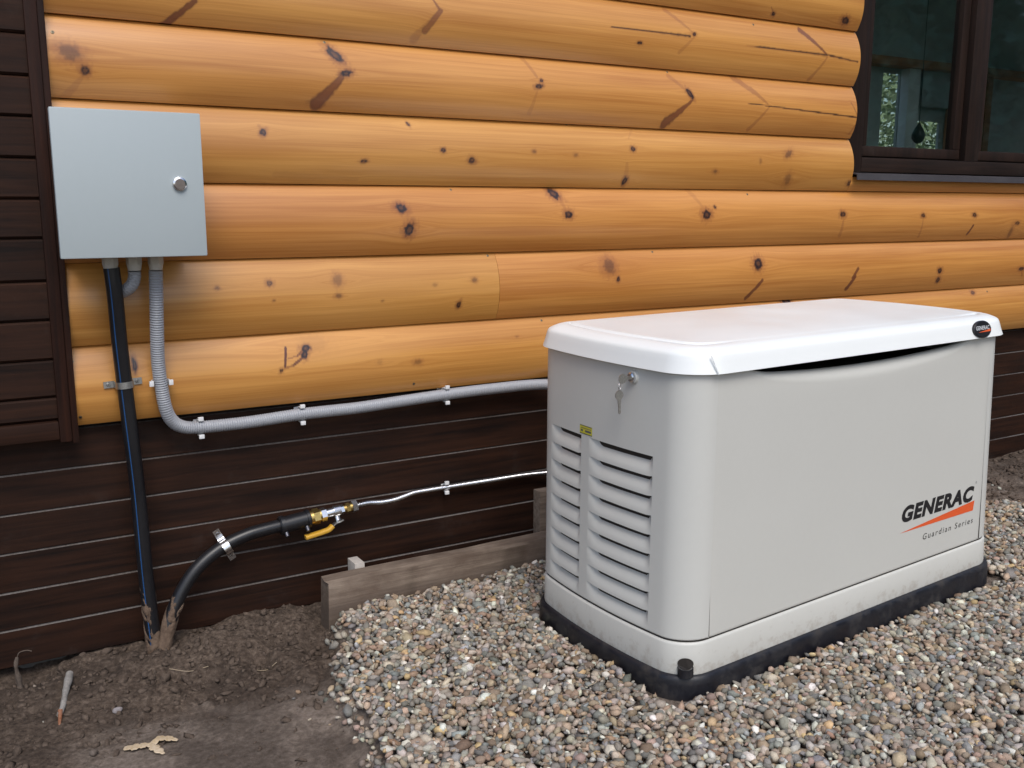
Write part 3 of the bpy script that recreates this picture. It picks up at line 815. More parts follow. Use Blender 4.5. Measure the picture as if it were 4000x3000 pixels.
# grey corrugated conduit, cabinet to generator
GC = [(-.1225, -.108, .990), (-.1240, -.104, .93), (-.1256, -.092, .85), (-.1250, -.072, .76), (-.1190, -.060, .690), (-.1090, -.052, .622), (-.0900, -.042, .585), (-.060, -.034, .5665), (-.020, -.031, .5615),
      (.050, -.030, .5600), (.131, -.030, .5610), (.2522, -.030, .5665), (.34, -.030, .5672), (.4334, -.030, .5675), (.5639, -.030, .5728), (.7181, -.030, .5785), (.862, -.031, .5812), (1.0618, -.035, .5795), (1.20, -.10, .57), (1.30, -.30, .55), (1.32, -.50, .53)]
gc, _, _, _ = tube('grey_conduit', GC, rings(.0166, .0010, .0064), GREYC, step=.0016, n=24)
tag(gc, 'long grey corrugated conduit dropping from the cabinet and running right below the round boards', 'conduit')
EC = [(-.1735, -.108, .990), (-.1735, -.107, .975), (-.1790, -.103, .958), (-.1900, -.094, .945), (-.2050, -.075, .936), (-.2150, -.045, .932), (-.2150, -.020, .930)]
ec, _, _, _ = tube('short_grey_conduit', EC, rings(.0150, .0009, .0060), GREYC, step=.0015, n=24)
tag(ec, 'short grey corrugated elbow conduit bending behind the black pipe under the cabinet', 'conduit')

# strap clamp on the upright pipe
def strap(name, origin, axis_x, label, R_=.0205, ear=.026, w=.017, standoff=.028, mat=STEEL, twist=0):
    root = empty(name, origin, label, 'clamp', 'metal pipe clamps')
    pts = []
    for t in np.linspace(-math.pi / 2 - .15, math.pi / 2 + .15, 17):
        pts.append((R_ * math.sin(t), -R_ * math.cos(t)))
    pts = [(-R_ - ear, standoff), (-R_ - .003, standoff)] + [(pts[0][0], standoff - .004)] + pts + [(pts[-1][0], standoff - .004), (R_ + .003, standoff), (R_ + ear, standoff)]
    q = []
    for i, p in enumerate(pts): q.append(p)
    V = []; n_ = len(q)
    nr = []
    for i in range(n_):
        a = np.array(q[max(0, i - 1)]); b = np.array(q[min(n_ - 1, i + 1)]); d = (b - a) / np.linalg.norm(b - a); nr.append((d[1], -d[0]))
    for i in range(n_):
        for (s, o_) in ((-1, 0), (1, 0), (1, 1), (-1, 1)):
            V.append((q[i][0] + nr[i][0] * .0016 * o_, q[i][1] + nr[i][1] * .0016 * o_, s * w / 2))
    fs = [(i * 4 + j, (i + 1) * 4 + j, (i + 1) * 4 + (j + 1) % 4, i * 4 + (j + 1) % 4) for i in range(n_ - 1) for j in range(4)] + [(0, 1, 2, 3), tuple((n_ - 1) * 4 + k for k in (3, 2, 1, 0))]
    o = mesh('strap', V, fs, mat, root); 
    bm = bmesh.new(); bm.from_mesh(o.data); bmesh.ops.recalc_face_normals(bm, faces=bm.faces); bm.to_mesh(o.data); bm.free(); sharp(o, 40)
    for s in (-1, 1):
        m_ = MB(); x = s * (R_ + ear * .55)
        m_.cyl((x, standoff - .0014, 0), (x, standoff - .0045, 0), .0055, .0035, n=16)
        m_.cyl((x, standoff + .02, 0), (x, standoff + .0005, 0), .0025, n=8)
        so = m_.build('clamp_screw', mat, root, smooth=35)
        m_ = MB(); m_.box(x - .0028, x + .0028, standoff - .0049, standoff - .0045, -.0005, .0005); m_.box(x - .0005, x + .0005, standoff - .0050, standoff - .0046, -.0028, .0028)
        m_.build('screw_slot', CORE, so)
    root.rotation_euler = (0, twist, 0)
    return root
strap('pipe_clamp', (-.2088, -.0665, .702), None, 'zinc strap clamp holding the upright black pipe to the round boards', standoff=.026, twist=R(-3))
strap('pipe_clamp', (.030, -.036, .2150), None, 'shiny chrome strap clamp across the curving gas pipe', R_=.0215, ear=.030, w=.019, standoff=.022, mat=CHROME, twist=R(64))

# white plastic clips
def clip(loc, label, r=.0185, rotx=0, group='white plastic conduit clips', back=.05):
    root = empty('conduit_clip', loc, label, 'clip', group)
    m_ = MB()
    th = .003
    pts = [(back, -r * .55), (back, r * .55)]
    m_.box(-.008, .008, back - th, back, -r * .7, r * .7)                 # foot plate
    for s in (-1, 1):
        # prong that hugs the conduit and ends in a small outward loop
        arc = [(math.cos(t) * (r + .0015), math.sin(t) * (r + .0015)) for t in np.linspace(0, math.pi * .62, 8)]
        for k in range(7):
            (a1, b1), (a2, b2) = arc[k], arc[k + 1]
            m_.add([(x, yy, s * zz) for x in (-.007, .007) for (yy, zz) in ((a1, b1), (a2, b2), (a2 * 1.16, b2 * 1.16), (a1 * 1.16, b1 * 1.16))],
                   [(0, 1, 2, 3), (7, 6, 5, 4), (0, 4, 5, 1), (1, 5, 6, 2), (2, 6, 7, 3), (3, 7, 4, 0)])
        e = arc[-1]
        m_.box(-.007, .007, e[0] - .006, e[0] + .001, min(s * e[1], s * (e[1] + .011)), max(s * e[1], s * (e[1] + .011)), .0012)
    m_.box(-.006, .006, r, back, -.004, .004)
    m_.build('clip_body', WHITEP, root, smooth=40)
    if rotx: root.rotation_euler = (0, rotx, 0)
    return root
clip((-.020, -.031, .5615), 'white clip on the horizontal grey conduit just right of its bend, leftmost of three', back=.048)
clip((.262, -.030, .5668), 'white clip on the horizontal grey conduit, middle one of three', back=.048)
clip((.720, -.030, .5786), 'white clip on the horizontal grey conduit nearest the generator', back=.048)
clip((-.120, -.061, .698), 'white clip on the upright part of the grey conduit beside the strap clamp', rotx=R(90), back=.032)
clip((.730, -.002, .2737), 'small white clip on the thin steel hose', r=.0095, back=.020)

# ------------------------------------------------------------------ edging board, stake, block
m_ = MB()
nx = 60; xs = np.linspace(.272, 2.0, nx)
prof = [(-.165, -.10), (-.1655, .100), (-.160, .1085), (-.117, .1105), (-.112, .104), (-.112, -.10)]
V = []
for i, x in enumerate(xs):
    for j, (y, z) in enumerate(prof):
        wz = (vnoise(np.array([x]), np.array([j * 1.0]), .15, 9)[0] - .5) * .006 * (z > 0)
        wy = (vnoise(np.array([x]), np.array([j * 2.0]), .09, 10)[0] - .5) * .003
        ex = (.006 * math.sin(j * 2.1) if i == 0 else 0)
        V.append((x + ex, y + wy, z + wz))
n = len(prof)
fs = [(i * n + j, (i + 1) * n + j, (i + 1) * n + j + 1, i * n + j + 1) for i in range(nx - 1) for j in range(n - 1)]
fs += [tuple(range(n)), tuple((nx - 1) * n + j for j in range(n - 1, -1, -1))]
eb = mesh('edging_board', V, fs, BOARD); sharp(eb, 40)
tag(eb, 'rough weathered plank on edge holding back the gravel along the wall', 'board')
m_ = MB(); m_.box(1.013, 1.062, -.1115, -.070, -.12, .243, .002)
st = m_.build('wooden_stake', BOARD, smooth=40)
tag(st, 'short upright wooden stake behind the edging board at the generator corner', 'stake')
m_ = MB(); m_.box(.378, .408, -.1105, -.050, -.10, .1215, .002)
wb = m_.build('wood_block', mat_plastic('pale_wood', (.42, .38, .34), .7, .05, scale=80), smooth=40)
tag(wb, 'small pale wooden block showing just above the left part of the edging board', 'block')
# ------------------------------------------------------------------ generator
GEN = empty('generator', (.78793, -1.09136, 0), 'white standby generator with louvred end and orange-striped logo standing on the gravel', 'generator')
th, ti = .04067, .02695
ux = Vector((math.cos(th) * math.cos(ti), math.sin(th) * math.cos(ti), math.sin(ti)))
uy = Vector((-math.sin(th), math.cos(th), 0)); uz = ux.cross(uy)
GEN.matrix_world = Matrix(((ux.x, uy.x, uz.x, .78793), (ux.y, uy.y, uz.y, -1.09136), (ux.z, uy.z, uz.z, 0), (0, 0, 0, 1)))

Y0, Y1, XA, XB, RC = .015, .612, .014, 1.232, .0725
def bowed(x, y, b, y0, y1, xa, xb):
    s = (y - (y0 + y1) / 2) / ((y1 - y0) / 2); k = b * (1 - s * s)
    c = (xa + xb) / 2; w = max(-1, min(1, (x - c) / ((xb - xa) / 2)))
    return x + k * (w ** 5), y
def outline(off=0.0, y0=Y0, y1=Y1, xa=XA, xb=XB, r=RC, b=.026, nf=26, nc=12, ns=20, closed=True):
    y0, y1, xa, xb, r = y0 - off, y1 + off, xa - off, xb + off, max(.01, r + off * .8)
    p = []
    for x in np.linspace(xa + r, xb - r, nf)[:-1]: p.append((x, y0))
    for t in np.linspace(-90, 0, nc)[:-1]: p.append((xb - r + r * math.cos(R(t)), y0 + r + r * math.sin(R(t))))
    for y in np.linspace(y0 + r, y1 - r, ns)[:-1]: p.append((xb, y))
    for t in np.linspace(0, 90, nc)[:-1]: p.append((xb - r + r * math.cos(R(t)), y1 - r + r * math.sin(R(t))))
    for x in np.linspace(xb - r, xa + r, nf)[:-1]: p.append((x, y1))
    for t in np.linspace(90, 180, nc)[:-1]: p.append((xa + r + r * math.cos(R(t)), y1 - r + r * math.sin(R(t))))
    for y in np.linspace(y1 - r, y0 + r, ns)[:-1]: p.append((xa, y))
    for t in np.linspace(180, 270, nc)[:-1]: p.append((xa + r + r * math.cos(R(t)), y0 + r + r * math.sin(R(t))))
    return [bowed(x, y, b, y0, y1, xa, xb) for x, y in p]

def taper(x, y, z, k=.020):
    t = max(0, (z - .16) / .62)
    if x < .4: x += k * t * max(0, 1 - x / .4)
    return x, y, z
def loft(name, rings_, mat, parent, cap0=False, cap1=False, ang=30, tp=False, **kw):
    V = []; n = None
    for (o_, z, *rest) in rings_:
        L = outline(o_, **kw); n = len(L)
        for (x, y) in L:
            zz = z
            if rest: zz = z + rest[0](x, y)
            V.append(taper(x, y, zz) if tp else (x, y, zz))
    m = len(rings_)
    fs = [(i * n + j, i * n + (j + 1) % n, (i + 1) * n + (j + 1) % n, (i + 1) * n + j) for i in range(m - 1) for j in range(n)]
    if cap0: fs.append(tuple(range(n - 1, -1, -1)))
    if cap1: fs.append(tuple((m - 1) * n + j for j in range(n)))
    return sharp(mesh(name, V, fs, mat, parent), ang)

loft('base_pad', [(.016, -.035), (.016, .055), (.0150, .067), (.012, .0745), (.007, .0775), (-.01, .0780)], BASE, GEN, cap0=True, cap1=True, ang=50)
loft('skirt', [(.0035, .0775), (.0040, .082), (.0022, .1485), (.0005, .1530), (-.0020, .1545), (-.012, .1547)], SKIRTP, GEN, cap0=True, ang=50)
loft('inner_frame', [(-.0035, .12), (-.0035, .163), (-.011, .172), (-.011, .70)], CORE, GEN, cap0=True, cap1=True, tp=True)

# end panels: wrap round the short ends of the housing
ZL, ZT = .1600, .7790
def end_panel(sgn, louvred):
    # column list (x, y) from the front seam round the corner to the rear
    xc = []
    r = RC; tp_y = []
    for x in (.0885, .0875): xc.append((x, Y0))
    for t in np.linspace(270, 180, 14)[:-1]: xc.append((XA + r + r * math.cos(R(t)), Y0 + r + r * math.sin(R(t))))
    yl = sorted(set([round(v, 4) for v in list(np.linspace(Y0 + r, .125, 4)) + list(np.linspace(.125, .352, 19)) + list(np.linspace(.352, .386, 4)) + list(np.linspace(.386, .532, 13))]))
    for y in yl: xc.append((XA, y))
    for t in np.linspace(180, 90, 12)[1:]: xc.append((XA + r + r * math.cos(R(t)), Y1 - r + r * math.sin(R(t))))
    xc.append((.12, Y1))
    W = XB + XA
    def P(x, y, z, d=0.0):
        bx, by = bowed(x, y, .026, Y0, Y1, XA, XB)
        bx, by, bz = taper(bx, by, z)
        # inward normal approx
        s = (y - .31) / .30
        nx_, ny_ = 1.0, -.12 * s
        if y < Y0 + r and x < XA + r:
            a = math.atan2(y - Y0 - r, x - XA - r); nx_, ny_ = -math.cos(a), -math.sin(a)
        if y > Y1 - r and x < XA + r:
            a = math.atan2(y - Y1 + r, x - XA - r); nx_, ny_ = -math.cos(a), -math.sin(a)
        bx += nx_ * d; by += ny_ * d
        return (bx, by, z) if sgn > 0 else (W - bx, by, z)
    zlist = []
    top, pitch, nl = .5790, .0462, 9
    zs = [top - pitch * i for i in range(nl + 1)]
    zz = sorted(set([ZL, ZL + .003, ZL + .008] + zs + [.62, .66, .70, .74, ZT]))
    ys = [c[1] for c in xc]
    def hole(i, j):
        if not louvred: return False
        ymid = (xc[i][1] + xc[i + 1][1]) / 2; zm = (zz[j] + zz[j + 1]) / 2
        if xc[i][0] > XA + .001 or xc[i + 1][0] > XA + .001: return False
        return zs[-1] < zm < zs[0] and (.125 < ymid < .352 or .386 < ymid < .532)
    G = np.array([[P(x, y, z, (.002 if z == ZL else 0)) for z in zz] for (x, y) in xc])
    o = gridmesh('end_panel', G, SIDEPAINT, GEN, flip=(sgn > 0), skip=hole); sharp(o, 40)
    if not louvred: return o
    proto = {}
    for ci, (ya, yb) in enumerate(((.125, .352), (.386, .532))):
        for k in range(nl):
            zt, zb = zs[k], zs[k + 1]
            nu = 26; uu = np.linspace(0, 1, nu)
            rows = [(0, 0.0), (0.0, 1.0), (.06, .97), (.15, .85), (.27, .68), (.40, .49), (.53, .32), (.66, .18), (.79, .075), (.90, .02), (1.0, 0.0)]
            Gq = np.zeros((nu, len(rows), 3))
            for a, u in enumerate(uu):
                y = ya + (yb - ya) * u
                e = float(sstep(0, .07, u) * (1 - sstep(.80, 1.0, u))) if ci == 0 else float(sstep(0, .09, u) * (1 - sstep(.70, 1.0, u)))
                for b_, (f, dd) in enumerate(rows):
                    z = zt + (zb - zt) * f - (0.0012 if b_ == 1 else 0) * e
                    if b_ == 0: z = zt - .0022 * e if k else zt
                    if b_ == len(rows) - 1 and k < nl - 1: z = zb - .0022 * e
                    Gq[a, b_] = P(XA, y, z, .0175 * dd * e)
            ov = gridmesh('louver', Gq, SIDEPAINT, o, flip=(sgn < 0)); sharp(ov, 50)
    return o
EPL = end_panel(1, True)
EPR = end_panel(-1, False)
# rear panel
m_ = MB(); m_.box(.122, XB - .108, Y1 - .006, Y1 - .001, ZL, ZT); m_.build('rear_panel', PAINT, GEN)

# door with scooped grip under the lid
DX0, DX1 = .0925, XB + XA - .0925
def ztop(x):
    u = (x - .165) / (1.085 - .165)
    if u <= 0 or u >= 1: return .7790
    return .7790 - .0330 * math.sin(math.pi * u ** 1.0) ** .62 * float(sstep(0, .12, u) * sstep(0, .12, 1 - u)) ** .6
xs = np.linspace(DX0, DX1, 90)
V = []
rowsn = 0
for x in xs:
    zt = ztop(x); sc_ = (.7790 - zt) / .0330
    col = [(Y0 + .010, ZL), (Y0 + .001, ZL), (Y0, ZL + .0015), (Y0, ZL + .006), (Y0, ZL + .02), (Y0, .30), (Y0, .45), (Y0, .60), (Y0, .70 - .01 * sc_)]
    rr = .004 + .030 * sc_
    for q in np.linspace(0, 1, 8):
        a = q * math.pi / 2
        col.append((Y0 + rr * (1 - math.cos(a)) * .8, zt - rr * (1 - math.sin(a))))
    col.append((Y0 + rr * .8 + .012, zt - .004 * sc_))
    rowsn = len(col)
    edge = .0012 if (x == xs[0] or x == xs[-1]) else 0
    V += [(x, y + edge, z) for (y, z) in col]
G = np.array(V).reshape(len(xs), rowsn, 3)
dv = gridmesh('door', G, PAINT, GEN, flip=False); 
bm = bmesh.new(); bm.from_mesh(dv.data)
bm.verts.ensure_lookup_table()
for xi in (0, len(xs) - 1):       # returns along the seams
    ring = [bm.verts[xi * rowsn + j] for j in range(1, rowsn - 1)]
    new = [bm.verts.new((v.co.x, v.co.y + .010, v.co.z)) for v in ring]
    bm.verts.ensure_lookup_table()
    for j in range(len(ring) - 1):
        f = (ring[j], ring[j + 1], new[j + 1], new[j]) if xi else (ring[j], new[j], new[j + 1], ring[j + 1])
        bm.faces.new(f)
bm.to_mesh(dv.data); bm.free(); sharp(dv, 45)

SEAM_SHADE = M('painted_seam_shade', (.085, .075, .068), .7)  # dark strips added in the door seams, painting the shade of the gaps
for xa_, xb_ in ((.0886, .0923), (DX1 + .0002, DX1 + .0039)):
    m_ = MB(); m_.box(xa_, xb_, Y0 + .0016, Y0 + .009, ZL, .776); m_.build('door_seam_shade', SEAM_SHADE, GEN)
# lid
LW = dict(y0=.0, y1=.632, xa=.0235, xb=1.236, r=.092, b=.0265)
def crown(x, y): return .010 * (1 - ((x - .63) / .62) ** 2)
wend = lambda x, y: float(1 - sstep(.05, .22, x)) + float(sstep(1.04, 1.20, x))
def step(h): return lambda x, y: h * wend(x, y)
loft('lid', [(-.018, .7800), (-.004, .7792), (-.0002, .7773), (.0010, .7780), (.0000, .7815), (-.0025, .7890), (-.0065, .8035), (-.0098, .8150), (-.0120, .8200), (-.0160, .8236), (-.0230, .8272), (-.0330, .8312), (-.0400, .8330), (-.0480, .8338),
             (-.0600, .8345), (-.0620, .8348, step(-.0035)), (-.0640, .8352, step(-.0030)), (-.0670, .8358, step(.0018)), (-.0710, .8362, step(.0024)), (-.0800, .8370, step(.0012)), (-.140, .8388), (-.22, .8400), (-.29, .8405)],
     LIDP, GEN, cap1=True, ang=60, **LW)
# narrow crease where the lid's end moulding meets the front rail
def lid_front_y(z):
    T = [(.7773, -.0005), (.7815, 0), (.789, .0025), (.8035, .0065), (.815, .0098), (.82, .0120), (.8236, .016)]
    return float(np.interp(z, [a for a, _ in T], [b for _, b in T]))
m_ = MB()
zs_ = np.linspace(.7772, .8190, 8)
for i in range(7):
    za, zb2 = zs_[i], zs_[i + 1]; xa_, xb_ = .089 - .012 * i / 7, .089 - .012 * (i + 1) / 7
    ya_, yb_ = lid_front_y(za), lid_front_y(zb2)
    m_.add([(xa_ - .0012, ya_ + .0006, za), (xa_, ya_ - .0012, za), (xa_ + .0022, ya_ + .0006, za), (xb_ - .0012, yb_ + .0006, zb2), (xb_, yb_ - .0010, zb2), (xb_ + .0022, yb_ + .0006, zb2)],
           [(0, 1, 4, 3), (1, 2, 5, 4)])
m_.build('lid_seam', LIDP, GEN)

# lettering
def text(name, body, mat, parent, w, h, loc, rot, shear=0.0, bold=0.0, space=1.0, ext=.0003):
    cu = bpy.data.curves.new(name, 'FONT'); cu.body = body; cu.shear = shear; cu.offset = bold
    cu.space_character = space; cu.extrude = 0; cu.resolution_u = 4
    tmp = bpy.data.objects.new(name + '_tmp', cu); COL.objects.link(tmp)
    dg = bpy.context.evaluated_depsgraph_get()
    me = bpy.data.meshes.new_from_object(tmp.evaluated_get(dg))
    bpy.data.objects.remove(tmp); bpy.data.curves.remove(cu)
    co = np.empty(len(me.vertices) * 3); me.vertices.foreach_get('co', co); co = co.reshape(-1, 3)
    mn, mx_ = co.min(0), co.max(0)
    co[:, 0] = (co[:, 0] - mn[0]) / (mx_[0] - mn[0]) * w; co[:, 1] = (co[:, 1] - mn[1]) / (mx_[1] - mn[1]) * h; co[:, 2] = 0
    me.vertices.foreach_set('co', co.ravel()); me.materials.clear(); me.materials.append(mat); me.name = name
    o = bpy.data.objects.new(name, me); COL.objects.link(o); o.parent = parent
    o.location = loc; o.rotation_euler = rot
    return o
INK = M('black_print', (.012, .012, .014), .45)
ORANGE = M('orange_print', (.72, .105, .025), .45)
GREYINK = M('grey_print', (.10, .10, .11), .5)
WHITEINK = M('silver_print', (.55, .56, .58), .4)
FR = (R(90), 0, 0)
text('logo_lettering', 'GENERAC', INK, GEN, .3265, .0475, (.7885, Y0 - .0006, .2885), FR, .20, .055, 1.12)
text('logo_mark', '\u00ae', GREYINK, GEN, .007, .007, (1.1185, Y0 - .0006, .340), FR)
mesh('logo_swoosh', [(.7829, Y0 - .0005, .2610), (1.1157, Y0 - .0005, .2585), (1.1199, Y0 - .0005, .2885)], [(0, 1, 2)], ORANGE, GEN)
text('series_lettering', 'Guardian Series', INK, GEN, .2315, .0175, (.8870, Y0 - .0006, .2195), FR, .12, .0, 1.35)

# badge on the lid
bdg = bpy.data.objects.new('badge', None)
bm_ = MB(); n = 40
def ell(rx, rz, y): return [(rx * math.cos(2 * math.pi * i / n), y, rz * math.sin(2 * math.pi * i / n)) for i in range(n)]
bm_.add(ell(.0405, .0245, .004) + ell(.0405, .0245, -.001) + ell(.037, .0220, -.003), [(i, (i + 1) % n, n + (i + 1) % n, n + i) for i in range(n)] + [(n + i, n + (i + 1) % n, 2 * n + (i + 1) % n, 2 * n + i) for i in range(n)] + [tuple(2 * n + i for i in range(n))])
bdg = bm_.build('badge', mat_plastic('black_badge', (.008, .007, .009), .45, .002), GEN, smooth=30)
bdg.location = (1.0745, .0020, .8025); bdg.rotation_euler = (R(-13), 0, 0)
text('badge_lettering', 'GENERAC', WHITEINK, bdg, .062, .0115, (-.0320, -.0034, -.0020), FR, .2, .02)
mesh('badge_swoosh', [(-.024, -.0034, -.0085), (.031, -.0034, -.0078), (.034, -.0034, -.0010)], [(0, 1, 2)], ORANGE, bdg)

# warning sticker on the end panel
def skin(y, z, d=0.0):
    bx, by = bowed(XA, y, .026, Y0, Y1, XA, XB); bx, by, _ = taper(bx, by, z); return (bx - d, by, z)
def patch(name, ya, yb, za, zb, d, mat, parent=GEN):
    ys = np.linspace(ya, yb, 7)
    V = [skin(y, z, d) for y in ys for z in (za, zb)]
    return mesh(name, V, [(2 * i, 2 * i + 1, 2 * i + 3, 2 * i + 2) for i in range(6)], mat, parent)
YEL = M('yellow_sticker', (.55, .50, .05), .4)
sk_ = patch('warning_sticker', .3405, .3925, .5835, .6055, .0005, YEL)
for (ya, yb, za, zb) in ((.3415, .3915, .6035, .6052), (.3415, .3915, .5838, .5852), (.345, .388, .5975, .5990), (.3445, .369, .5895, .5945), (.379, .387, .5895, .5945)):
    patch('sticker_print', ya, yb, za, zb, .0009, INK if zb - za < .0016 and (za > .60 or za < .585) else GREYINK, sk_)

# lock, boss and lifting hole
lx = skin(.1935, .752)[0]
m_ = MB()
m_.cyl((lx + .002, .1935, .752), (lx - .005, .1935, .752), .0175, .0145, n=30)
m_.build('lock_boss', SIDEPAINT, EPL, smooth=40)
m_ = MB(); m_.cyl((lx - .004, .1935, .752), (lx - .010, .1935, .752), .0120, n=28); m_.cyl((lx - .010, .1935, .752), (lx - .0125, .1935, .752), .0120, .0085, n=28)
m_.build('lock', CHROME, EPL, smooth=30)
cx_, cy_ = bowed(XA + RC - (RC + .002) * math.cos(R(48)), Y0 + RC - (RC + .002) * math.sin(R(48)), .026, Y0, Y1, XA, XB)
dxy = np.array((-math.cos(R(48)), -math.sin(R(48))))
c0 = np.array((cx_, cy_)) + dxy * .0045
m_ = MB()
n = 28; ro, ri = .0185, .0165
V = []
for (r, z) in ((ro, .079), (ro, .0985), (ri, .0985), (ri, .079)):
    V += [(c0[0] + r * math.cos(2 * math.pi * i / n), c0[1] + r * math.sin(2 * math.pi * i / n), z) for i in range(n)]
m_.add(V, [(k * n + i, k * n + (i + 1) % n, (k + 1) * n + (i + 1) % n, (k + 1) * n + i) for k in range(3) for i in range(n)])
m_.build('lifting_hole', BASE, GEN, smooth=40)
# flat dark disc above the cup, its colour standing in for the hole's shade
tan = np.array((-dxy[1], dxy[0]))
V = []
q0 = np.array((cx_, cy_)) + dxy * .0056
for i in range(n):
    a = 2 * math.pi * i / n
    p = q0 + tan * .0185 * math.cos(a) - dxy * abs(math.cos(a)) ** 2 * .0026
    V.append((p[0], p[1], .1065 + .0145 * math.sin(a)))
mesh('lifting_hole_shade', V, [tuple(range(n))], CORE, GEN)

# keys hanging in the generator's lock
def gworld(p): return GEN.matrix_world @ Vector(p)
KO = gworld((lx - .013, .1935, .752))
ks = empty('key_bunch', KO, 'pair of small flat metal keys on a ring hanging from the generator lock', 'keys')
ks.matrix_world = Matrix.Translation(KO) @ GEN.matrix_world.to_3x3().to_4x4()
KEYM = mat_metal('nickel_key', (.52, .50, .46), .38)
def flat_key(name, hc, d, L, thick=.0018):
    """head centre hc, direction d of the blade in the x-z plane"""
    hc = np.array(hc); d = np.array(d) / np.linalg.norm(d); s = np.array((-d[2], 0, d[0]))
    pts = []
    for a in np.linspace(R(28), R(332), 26):
        pts.append(hc + d * .0115 * math.cos(a) + s * .0115 * math.sin(a))
    sh_ = [(-.0045, .013), (-.0045, .019), (-.003, .021), (-.003, L - .003), (-.001, L), (.001, L), (.003, L - .004), (.003, L - .008), (.002, L - .010), (.0032, L - .013), (.003, .021), (.0045, .019), (.0045, .013)]
    pts += [hc + d * l + s * q for q, l in sh_]
    n = len(pts); V = [p + np.array((0, y, 0)) for y in (-thick / 2, thick / 2) for p in pts]
    return mesh(name, V, [tuple(range(n)), tuple(range(2 * n - 1, n - 1, -1))] + [(i, n + i, n + (i + 1) % n, (i + 1) % n) for i in range(n)], KEYM, ks)
flat_key('key', (-.020, 0, .000), (1, 0, 0), .030)
flat_key('key', (-.030, 0, -.037), (.02, 0, -1), .045)
m_ = MB()
tr = []; nn, mm = 24, 8
for i in range(nn):
    a = 2 * math.pi * i / nn
    for j in range(mm):
        b_ = 2 * math.pi * j / mm; rr = .0095 + .0011 * math.cos(b_)
        tr.append((-.0285 + rr * math.cos(a) * .75, rr * math.cos(a) * .5 + .0011 * math.sin(b_), -.0175 + rr * math.sin(a)))
m_.add(tr, [(i * mm + j, ((i + 1) % nn) * mm + j, ((i + 1) % nn) * mm + (j + 1) % mm, i * mm + (j + 1) % mm) for i in range(nn) for j in range(mm)])
m_.build('key_ring', CHROME, ks, smooth=80)

# the housing draws in slightly towards its far end
def warp(p):
    w = (p[2] - .08) / .70
    dz = (.010 - .0175 * p[0]) * w + (.002 + .010 * p[0]) * (1 - w)
    return Vector((p[0], p[1], p[2] + dz))
bpy.context.view_layer.update()
GI = GEN.matrix_world.inverted()
for o in GEN.children_recursive:
    if o.type != 'MESH': continue
    m1 = GI @ o.matrix_world; m2 = m1.inverted()
    for v in o.data.vertices: v.co = m2 @ warp(m1 @ v.co)
ks.matrix_world = Matrix.Translation(GEN.matrix_world.to_3x3() @ (warp((lx - .013, .1935, .752)) - Vector((lx - .013, .1935, .752)))) @ ks.matrix_world

# ------------------------------------------------------------------ gravel
def ico(sub):
    bm = bmesh.new(); bmesh.ops.create_icosphere(bm, subdivisions=sub, radius=1)
    bm.verts.index_update()
    v = np.array([x.co[:] for x in bm.verts]); f = np.array([[q.index for q in t.verts] for t in bm.faces]); bm.free(); return v, f
def stones(name, pos, size, sub, mat, colors, flat=(.45, .8), tiltmax=.35, rough=.10, label_kind='stuff', seed=1):
    r = np.random.default_rng(seed); v, f = ico(sub); N = len(pos)
    nvar = 24; vars_ = []
    for k in range(nvar):
        w = v.copy()
        for _ in range(6):
            d = r.normal(size=3); d /= np.linalg.norm(d); off = r.uniform(.42, .88)
            t = w @ d; w = w - np.outer(np.maximum(0, t - off) * r.uniform(.55, .95), d)
        for _ in range(3):
            d = r.normal(size=3) * r.uniform(1, 2.2); w = w * (1 + rough * np.sin(w @ d + r.uniform(0, 6)))[:, None]
        vars_.append(w)
    vars_ = np.array(vars_)
    W = vars_[r.integers(0, nvar, N)]
    S = np.stack([size * r.uniform(.9, 1.5, N), size * r.uniform(.62, .95, N), size * r.uniform(flat[0], flat[1], N)], 1)
    W = W * S[:, None, :]
    ax = r.normal(0, tiltmax, N); ay = r.normal(0, tiltmax, N); az = r.uniform(0, 2 * np.pi, N)
    def rot(W, a, i, j):
        c, s = np.cos(a)[:, None], np.sin(a)[:, None]; A, B = W[..., i] * c - W[..., j] * s, W[..., i] * s + W[..., j] * c
        W = W.copy(); W[..., i] = A; W[..., j] = B; return W
    W = rot(W, az, 0, 1); W = rot(W, ax, 1, 2); W = rot(W, ay, 0, 2)
    Vv = (W + pos[:, None, :]).reshape(-1, 3)
    F = (f[None] + (np.arange(N) * len(v))[:, None, None]).reshape(-1, 3)
    print(name, 'triangles', len(F))
    me = bpy.data.meshes.new(name)
    me.vertices.add(len(Vv)); me.vertices.foreach_set('co', Vv.astype(np.float32).ravel())
    me.loops.add(F.size); me.loops.foreach_set('vertex_index', F.astype(np.int32).ravel())
    me.polygons.add(len(F)); me.polygons.foreach_set('loop_start', np.arange(0, F.size, 3, dtype=np.int32))
    me.polygons.foreach_set('loop_total', np.full(len(F), 3, np.int32)); me.polygons.foreach_set('use_smooth', np.ones(len(F), bool))
    me.update(calc_edges=True); me.materials.append(mat)
    c = np.repeat(np.c_[colors, np.ones(N)][:, None, :], len(v), 1)
    at = me.attributes.new('stone_color', 'FLOAT_COLOR', 'POINT'); at.data.foreach_set('color', c.astype(np.float32).ravel())
    o = bpy.data.objects.new(name, me); COL.objects.link(o); return o
